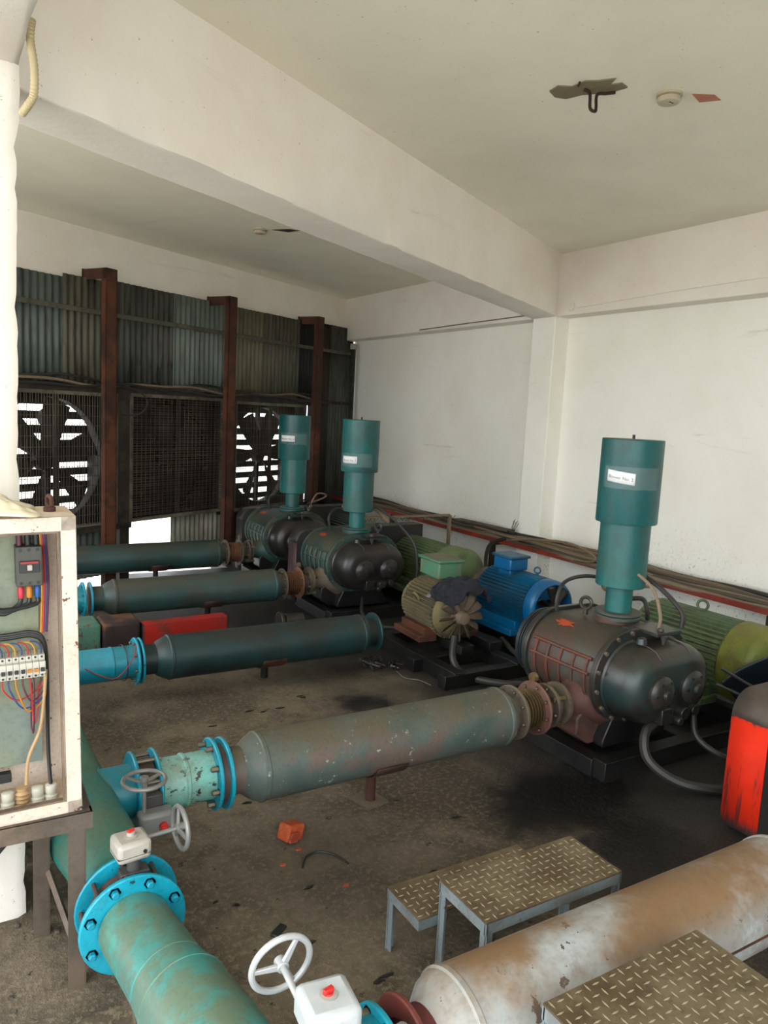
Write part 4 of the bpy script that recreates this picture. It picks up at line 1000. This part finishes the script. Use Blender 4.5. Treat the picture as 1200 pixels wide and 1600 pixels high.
for k, (dx, mt_) in enumerate([(0,'wire_black'),(.007,'hose_grey'),(.013,'wire_black')]):
    obj('harness', G().tube(spline([(-.42,yb-.03,zr+.085+.006*k),(-.2,yb-.03,zr+.088+.006*k),(-.12,yb-.03,zr+.09+.006*k),(-.085,yb-.035,zr+.06+dx),(-.078,yb-.035,zr-.02),(-.078,yb-.035,zr-.1),(-.08,yb-.03,.22),(-.08,yb-.04,.12),(-.078,yb-.06,.05)]), .006, 8), mt_, cab)
obj('harness', G().tube(spline([(-.083,yb-.05,zr-.02),(-.09,yb-.05,.35),(-.105,yb-.05,.24),(-.14,yb-.05,.15),(-.15,yb-.05,.06)]), .0055, 8), 'wire_cream', cab)
for k, (x0, x1, zl, mt_) in enumerate([(-.15,-.09,.34,'wire_plum'),(-.17,-.09,.31,'lug_orange'),(-.19,-.09,.32,'wire_blue'),(-.207,-.10,.35,'wire_red'),(-.13,-.11,.27,'wire_red'),(-.12,-.13,.24,'wire_plum')]):
    obj('loop_wire', G().tube(spline([(x0,yb-.05,zr-.036),(x0+.002,yb-.06,zr-.07),(x0*.6+x1*.4,yb-.06,zl),(x1,yb-.05,zl+.03),(x1+.006,yb-.045,zr-.06)]), .0026, 6), mt_, cab)
for k, mt_ in enumerate(['wire_red','wire_yellow','wire_black','wire_red']):
    x0 = -.225-.0185*k
    obj('tail_wire', G().tube(spline([(x0,yb-.05,zr-.036),(x0-.006,yb-.06,zr-.09),(x0-.03,yb-.06,zr-.16),(x0-.07,yb-.06,zr-.26)]), .003, 6), mt_, cab)
for k, (mt_, dx) in enumerate([('wire_red',0),('wire_yellow',-.006),('wire_blue',.006),('wire_plum',.010)]):
    obj('riser_wire', G().tube(spline([(-.085+dx,yb-.03,Hc-.02),(-.080+dx,yb-.035,Hc-.1),(-.078+dx*1.2,yb-.035,.72),(-.086+dx,yb-.035,zr+.1)]), .0034, 6), mt_, cab)
for xx in (-.078,-.118,-.205,-.26):
    gl = obj('cable_gland', G().lathe((xx,yb-.06,.004),(0,0,1),[(0,.02),(.012,.021),(.016,.017),(.03,.019),(.045,.018),(.048,.012)],20), 'white_plastic', cab)
obj('insulator', G().lathe((-.163,yb-.06,.004),(0,0,1),[(0,.016),(.01,.022),(.015,.015),(.022,.022),(.028,.015),(.035,.022),(.042,.014),(.055,.018)],20), 'wire_cream', cab)
obj('terminal_strip', G().box((-.27,yb-.02,.085),(.16,.03,.03)), 'breaker_dark', cab, .003)
# stand
t = thing('cabinet_stand', 'brown angle-steel stand carrying the electrical cabinet', 'stand', (CX1, CY0, 0), -.02)
g = G(); g.box((-Wd/2+.008, -.018, .572), (Wd+.04, .006, .055)); g.box((-Wd/2+.008, .0, .597), (Wd+.04, .04, .005)); g.box((.025, .16, .572), (.006,.36,.055)); g.box((-Wd/2,.34,.572),(Wd+.04,.006,.055)); obj('top_frame', g, 'stand_steel', t)
for (xx, yy) in ((-.0, 0), (-.075, .30), (-Wd+.03, 0), (-Wd+.03, .33)):
    g = G(); s = 1 if xx > -.2 else -1; g.box((xx-.02*s, yy-.012, .285), (.05,.006,.57)); g.box((xx+.006*s, yy+.012, .285), (.006,.05,.57)); obj('leg', g, 'stand_steel', t)
g = G(); g.tube([(-.07,.29,.24),(.0,.02,.05)], .012, 4); obj('brace', g, 'stand_steel', t)
# polythene bag on top
def bag(u, v):
    env = max(0, math.sin(PI*min(1, .12+u*.88)))**.7*max(0, math.sin(PI*v))**.6
    fold = .022*abs(math.sin(9*u+6*v))+.016*abs(math.sin(17*v-7*u+1))+.010*abs(math.sin(29*u+13*v))
    x = -.36+u*.40+.02*math.sin(9*v); y = (v-.5)*.25+.02*math.sin(11*u)
    return Vector((x, y, .004+env*(.055*(1-.45*u)+fold)))
o = obj('plastic_bag', G().sheet(bag, 64, 40), 'polythene', None, solid=.0015, ang=80); o.location = (CX1-.17, CY0+.10, CT+.002); tag(o, 'crumpled translucent plastic bag on top of the cream cabinet', 'bag')
# cables under cabinet
for k in range(5):
    g = G().tube(spline([(-.2,2.55,.50-.02*k),(.05,2.62,.44-.03*k),(.2,2.7,.50-.03*k),(.255,2.78,.56-.03*k)]), .012, 8)
    tag(obj('hanging_cable', g, 'cable_dark' if k % 2 else 'hose_grey'), 'dark cable sagging under the cabinet in front of the column', 'cable', 'cables sagging under the cabinet')
g = G(); g.box((.12,3.66,.13), (.26,.9,.06)); g.box((.06,3.7,.05),(.04,.7,.1)); o = obj('concrete_plinth', g, 'floor', None, .01); tag(o, 'rough concrete slab raised off the floor behind the cabinet legs', 'slab')
for k, (x, y, s) in enumerate([(.33,2.80,.022),(.29,2.72,.014),(.36,2.68,.012),(.24,2.78,.012)]):
    g = G().lathe((x,y,0),(0,.1,1),[(0,s*.8),(s*.5,s),(s*1.1,s*.7),(s*1.3,s*.2)],7); tag(obj('concrete_rubble', g, 'cable_dark'), 'small lump of rubble on the floor by the column base', 'rubble', 'rubble by the column base')

# ------------------------------------------------------------------ step stools
def tread_top(parent, x0, x1, y0, y1, z, th=.006):
    cx_, cy_ = (x0+x1)/2, (y0+y1)/2
    o = obj('tread_plate', G().box((cx_,cy_,z-th/2), (x1-x0,y1-y0,th)), 'tread_plate', parent, .001)
    g = G(); p = .030; i = 0
    nx = int((x1-x0)/p); ny = int((y1-y0)/p)
    for a in range(nx):
        for b_ in range(ny):
            x = x0+p*(a+.5); y = y0+p*(b_+.5); r = PI/4 if (a+b_) % 2 else -PI/4
            r += PI/4
            L2, w2 = .0128, .0030; ca, sa = math.cos(r), math.sin(r)
            P_ = lambda u, v, h: Vector((x+u*ca-v*sa, y+u*sa+v*ca, z+h))
            g.add([P_(-L2,0,0),P_(0,-w2,0),P_(L2,0,0),P_(0,w2,0),P_(-L2*.6,0,.0016),P_(L2*.6,0,.0016)], [(0,1,4),(1,2,5),(1,5,4),(2,3,5),(3,0,4),(3,4,5)])
    l = obj('raised_pattern', g, 'tread_lug', o, ang=80)
    return o
def step_stool(x, y, label, W_=.60, D=.25, H_=.36, low=True, rz=0, z0=0):
    t = thing('step_stool', label, 'step stool', (x, y, z0), rz)
    f = .036
    tread_top(t, 0, W_, -D, 0, H_)
    g = G()
    g.box((W_/2,-D+.002,H_-.006-f/2), (W_,.004,f)); g.box((W_/2,-.002,H_-.006-f/2), (W_,.004,f)); g.box((.002,-D/2,H_-.006-f/2), (.004,D-.008,f)); g.box((W_-.002,-D/2,H_-.006-f/2), (.004,D-.008,f))
    obj('top_frame', g, 'stool_frame', t)
    for (xx, yy, sx, sy) in ((0,-D,1,1),(W_,-D,-1,1),(0,0,1,-1),(W_,0,-1,-1)):
        g = G(); hh = H_-.008; g.box((xx+sx*.016, yy+sy*.0065, hh/2), (.032,.004,hh)); g.box((xx+sx*.0065, yy+sy*.016, hh/2), (.004,.032,hh)); obj('leg', g, 'stool_frame', t)
    if low:
        h2 = .235; d2 = .20; 
        o = tread_top(t, -.075, W_-.075, .0, d2, h2); o.name = 'lower_tread_plate'
        g = G(); g.box((W_/2-.075,d2-.002,h2-.006-f/2), (W_,.004,f)); g.box((-.073,d2/2,h2-.006-f/2), (.004,d2-.008,f)); g.box((W_-.077,d2/2,h2-.006-f/2), (.004,d2-.008,f)); g.box((-.035,.002,h2-.006-f/2),(.08,.004,f)); obj('lower_frame', g, 'stool_frame', t)
        for xx, sx in ((-.075,1),(W_-.075,-1)):
            g = G(); hh = h2-.008; g.box((xx+sx*.016, d2-.0065, hh/2), (.032,.004,hh)); g.box((xx+sx*.0065, d2-.016, hh/2), (.004,.032,hh)); obj('leg', g, 'stool_frame', t)
    return t
step_stool(1.44, 1.885, 'two-step stool with diamond tread plate standing behind the tan pipe')
step_stool(1.25, 1.195, 'tread plate platform in the bottom right corner in front of the tan pipe', .58, .42, .50, False, .0)

# ------------------------------------------------------------------ loose things on the floor
t = thing('orange_block', 'small bright orange broken brick-like block on the floor below the big pipe', 'block', (1.345, 2.86, 0), .35)
obj('body', G().box((0,0,.042), (.105,.07,.075), Matrix.Rotation(.25, 3, 'Y')), 'brick_orange', t, .012)
obj('lug', G().box((-.02,-.04,.035), (.05,.016,.045), Matrix.Rotation(.25, 3, 'Y')), 'brick_orange', t, .005)
g = G().tube(spline([(1.30,2.64,.006),(1.345,2.70,.008),(1.41,2.71,.008),(1.46,2.66,.008),(1.485,2.58,.006)]), .0045, 6)
tag(obj('black_hose_piece', g, 'hose_black'), 'thin black curved strip lying on the floor below the orange block', 'hose')
for k in range(16):
    x = 2.88+random.uniform(-.11,.13); y = 4.35+random.uniform(-.12,.16)-0; a = random.uniform(0, PI); L2 = random.uniform(.02,.05)
    g = G(); d_ = Vector((math.cos(a), math.sin(a), random.uniform(-.1,.3))); p = Vector((x,y,.02+.012*(k%3)))
    g.cyl(p-d_*L2, p+d_*L2, .008, n=6); g.cyl(p+d_*L2, p+d_*(L2+.012), .016, n=6)
    o = obj('loose_bolt', g, 'steel_black' if k % 4 else 'neck_grey'); o.location = (0, .33, 0); tag(o, 'dark bolt in the small heap on the floor right of the dark teal pipe', 'bolt', 'heap of loose bolts')
g = G().tube(spline([(2.95,4.55,.004),(2.93,4.40,.004),(3.0,4.32,.004),(3.02,4.2,.004)]), .0025, 5); tag(obj('loose_wire', g, 'gearbox_grey'), 'thin pale wire on the oily floor by the loose bolts', 'wire')
g = G().box((1.06,2.33,.006),(.07,.03,.012), .6); tag(obj('rubber_scrap', g, 'hose_black', None, .004), 'small black scrap on the floor left of the silver handwheel', 'scrap')
random.seed(3)
for k in range(26):
    x = random.uniform(.85, 2.3); y = random.uniform(3.2, 4.4) if k < 16 else random.uniform(1.9, 2.7); s = random.uniform(.005,.013); a = random.uniform(0, PI)
    pts = [Vector((x+s*(1+.5*math.sin(j*2+k))*math.cos(2*PI*j/7+a)*2.2, y+s*(1+.4*math.cos(j*3+k))*math.sin(2*PI*j/7+a)*.8, .0)) for j in range(7)]
    g = G().prism(pts, (0,0,.004)); tag(obj('dirt_flake', g, 'hose_black'), 'small black flake of dirt on the concrete floor', 'dirt flake', 'black flakes scattered on the floor')
for k, (x, y) in enumerate([(1.24,2.70),(1.41,2.46),(1.345,2.775)]):
    pts = [Vector((x+.012*math.cos(2*PI*j/6)*(1+.3*(j%2)), y+.01*math.sin(2*PI*j/6), 0)) for j in range(6)]
    tag(obj('orange_chip', G().prism(pts, (0,0,.003)), 'brick_orange'), 'tiny orange chip on the floor near the orange block', 'chip', 'orange chips on the floor')

# red guard box, mint gearbox and rusty drum lying between pipes B and C
def rot_box(g, c, s, rz): return g.box(c, s, rz)
t = thing('guard_box', 'bright red sheet-metal belt guard lying on the floor behind the dark teal pipe', 'belt guard', (1.30, 5.32, .12), .05)
g = G(); g.box((.31,0,.10), (.62,.006,.19)); g.box((.31,.10,.10),(.62,.006,.19)); g.box((.31,.05,.195),(.62,.10,.006)); obj('panel', g, 'guard_bright', t)
g = G(); g.box((.62,.05,.10),(.006,.106,.19)); g.box((-.0,.05,.10),(.006,.106,.19)); obj('end_panel', g, 'guard_plum', t)
t = thing('gear_drum', 'patchy rust-brown machine block between the mint box and the red guard', 'machine block', (1.15, 5.36, 0))
g = G(); g.box((.0,.12,.24),(.26,.26,.20)); obj('body', g, 'rust_patchy', t, .02)
g = G(); g.box((-.1,.1,.09),(.75,.12,.10)); obj('base', g, 'maroon_rust', t, .004)
t = thing('gearbox_unit', 'chipped mint-green machine box beside the cabinet edge', 'machine box', (.90, 5.36, 0))
g = G(); g.box((.0,.12,.24),(.22,.26,.21)); obj('body', g, 'mint_chipped', t, .015)
g = G(); g.box((-.0,.1,.065),(.2,.1,.13)); obj('base', g, 'steel_black', t)
# oily valve body under pipe C right end
t = thing('scrap_fitting', 'oily round pipe fitting on the floor under the third silencer pipe', 'fitting', (2.62, 5.85, 0))
obj('body', G().cyl((0,0,.07),(.16,-.02,.07),.065).cyl((-.06,0,.07),(-.03,0,.07),.085), 'oily_dark', t, .006)

# ------------------------------------------------------------------ ceiling things
def smoke(x, y, rz, label, mk):
    t = thing('smoke_detector', label, 'smoke detector', (x, y, CZ), rz)
    obj('base', G().lathe((0,0,0), (0,0,-1), [(0,.062),(.012,.062),(.014,.05)], 32), 'detector', t)
    obj('head', G().lathe((0,0,-.014), (0,0,-1), [(0,.048),(.006,.055),(.02,.056),(.028,.05),(.032,.035),(.033,.0)], 32), 'detector', t)
    obj('vent_slot', G().box((-.005,-.02,-.046),(.03,.006,.004)), 'neck_grey', t)
    return t
smoke(3.19, 2.73, 0, 'round smoke detector on the near ceiling beside the broken patch', 0)
smoke(2.71, 6.92, 0, 'small round smoke detector on the far ceiling beyond the beam', 0)
g = G(); g.prism([Vector((3.27,2.66,CZ-.001)),Vector((3.36,2.60,CZ-.001)),Vector((3.44,2.62,CZ-.001)),Vector((3.38,2.70,CZ-.001))], (0,0,-.002)); tag(obj('paint_mark', g, 'red_mark'), 'faded red diamond painted on the ceiling beside the near smoke detector', 'paint mark')
g = G(); g.prism([Vector((2.80,6.86,CZ-.001)),Vector((2.92,6.72,CZ-.001)),Vector((3.02,6.70,CZ-.001)),Vector((2.96,6.84,CZ-.001))], (0,0,-.002)); tag(obj('paint_mark', g, 'red_mark_dark'), 'dark red diamond painted on the far ceiling beside the detector', 'paint mark')
# broken patch with rebar loop
t = thing('ceiling_patch', 'ragged broken concrete patch in the ceiling with a rusty hook', 'ceiling patch', (2.83, 2.92, CZ))
pts = []
for (px, py) in [(-.13,.08),(-.06,.10),(.0,.09),(.03,.04),(.12,-.02),(.14,-.07),(.08,-.08),(.05,-.05),(.02,-.09),(-.03,-.05),(-.07,-.03),(-.08,.02),(-.14,.04)]: pts.append(Vector((px*.98, py*1.75, -.0)))
obj('broken_area', G().prism(pts, (0,0,-.006)), 'broken_concrete', t)
obj('rebar_hook', G().tube(spline([(.12,-.06,-.012),(.08,-.04,-.02),(.04,-.02,-.03),(.035,-.025,-.09),(.02,-.035,-.115),(.0,-.02,-.10),(-.0,-.01,-.03),(-.02,.01,-.01)],8), .008, 8), 'rebar', t)
obj('rebar_bit', G().tube([(-.07,.0,-.008),(-.1,-.04,-.014)], .006, 6), 'rebar', t)
# flexible conduit on beam end
pts = [Vector(WN(1.58*0+.315*1.0, 0, 0))]
g = G(); P0 = spline([(0.306,2.700,3.027),(0.301,2.700,2.971),(0.311,2.700,2.891),(0.310,2.700,2.817),(0.297,2.720,2.787),(0.283,2.770,2.772)], 12); rr = [.011+(.002 if i % 2 else 0) for i in range(len(P0))]
tag(obj('flexible_conduit', G().tube(P0, rr, 10), 'conduit'), 'cream corrugated conduit coming down the beam beside the column top', 'conduit')
g = G().box((5.385,5.55,3.005),(.02,.05,.07)); tag(obj('conduit_box', g, 'plaster', None, .004), 'small white switch box on the wall band right of the beam', 'box')
g = G().tube([(5.39,5.52,2.985),(5.388,4.6,3.02),(5.388,4.2,3.03),(5.388,3.5,3.04)], .004, 5)
tag(obj('surface_wire', g, 'plaster'), 'painted-over wire running right from the small box on the wall band', 'wire')
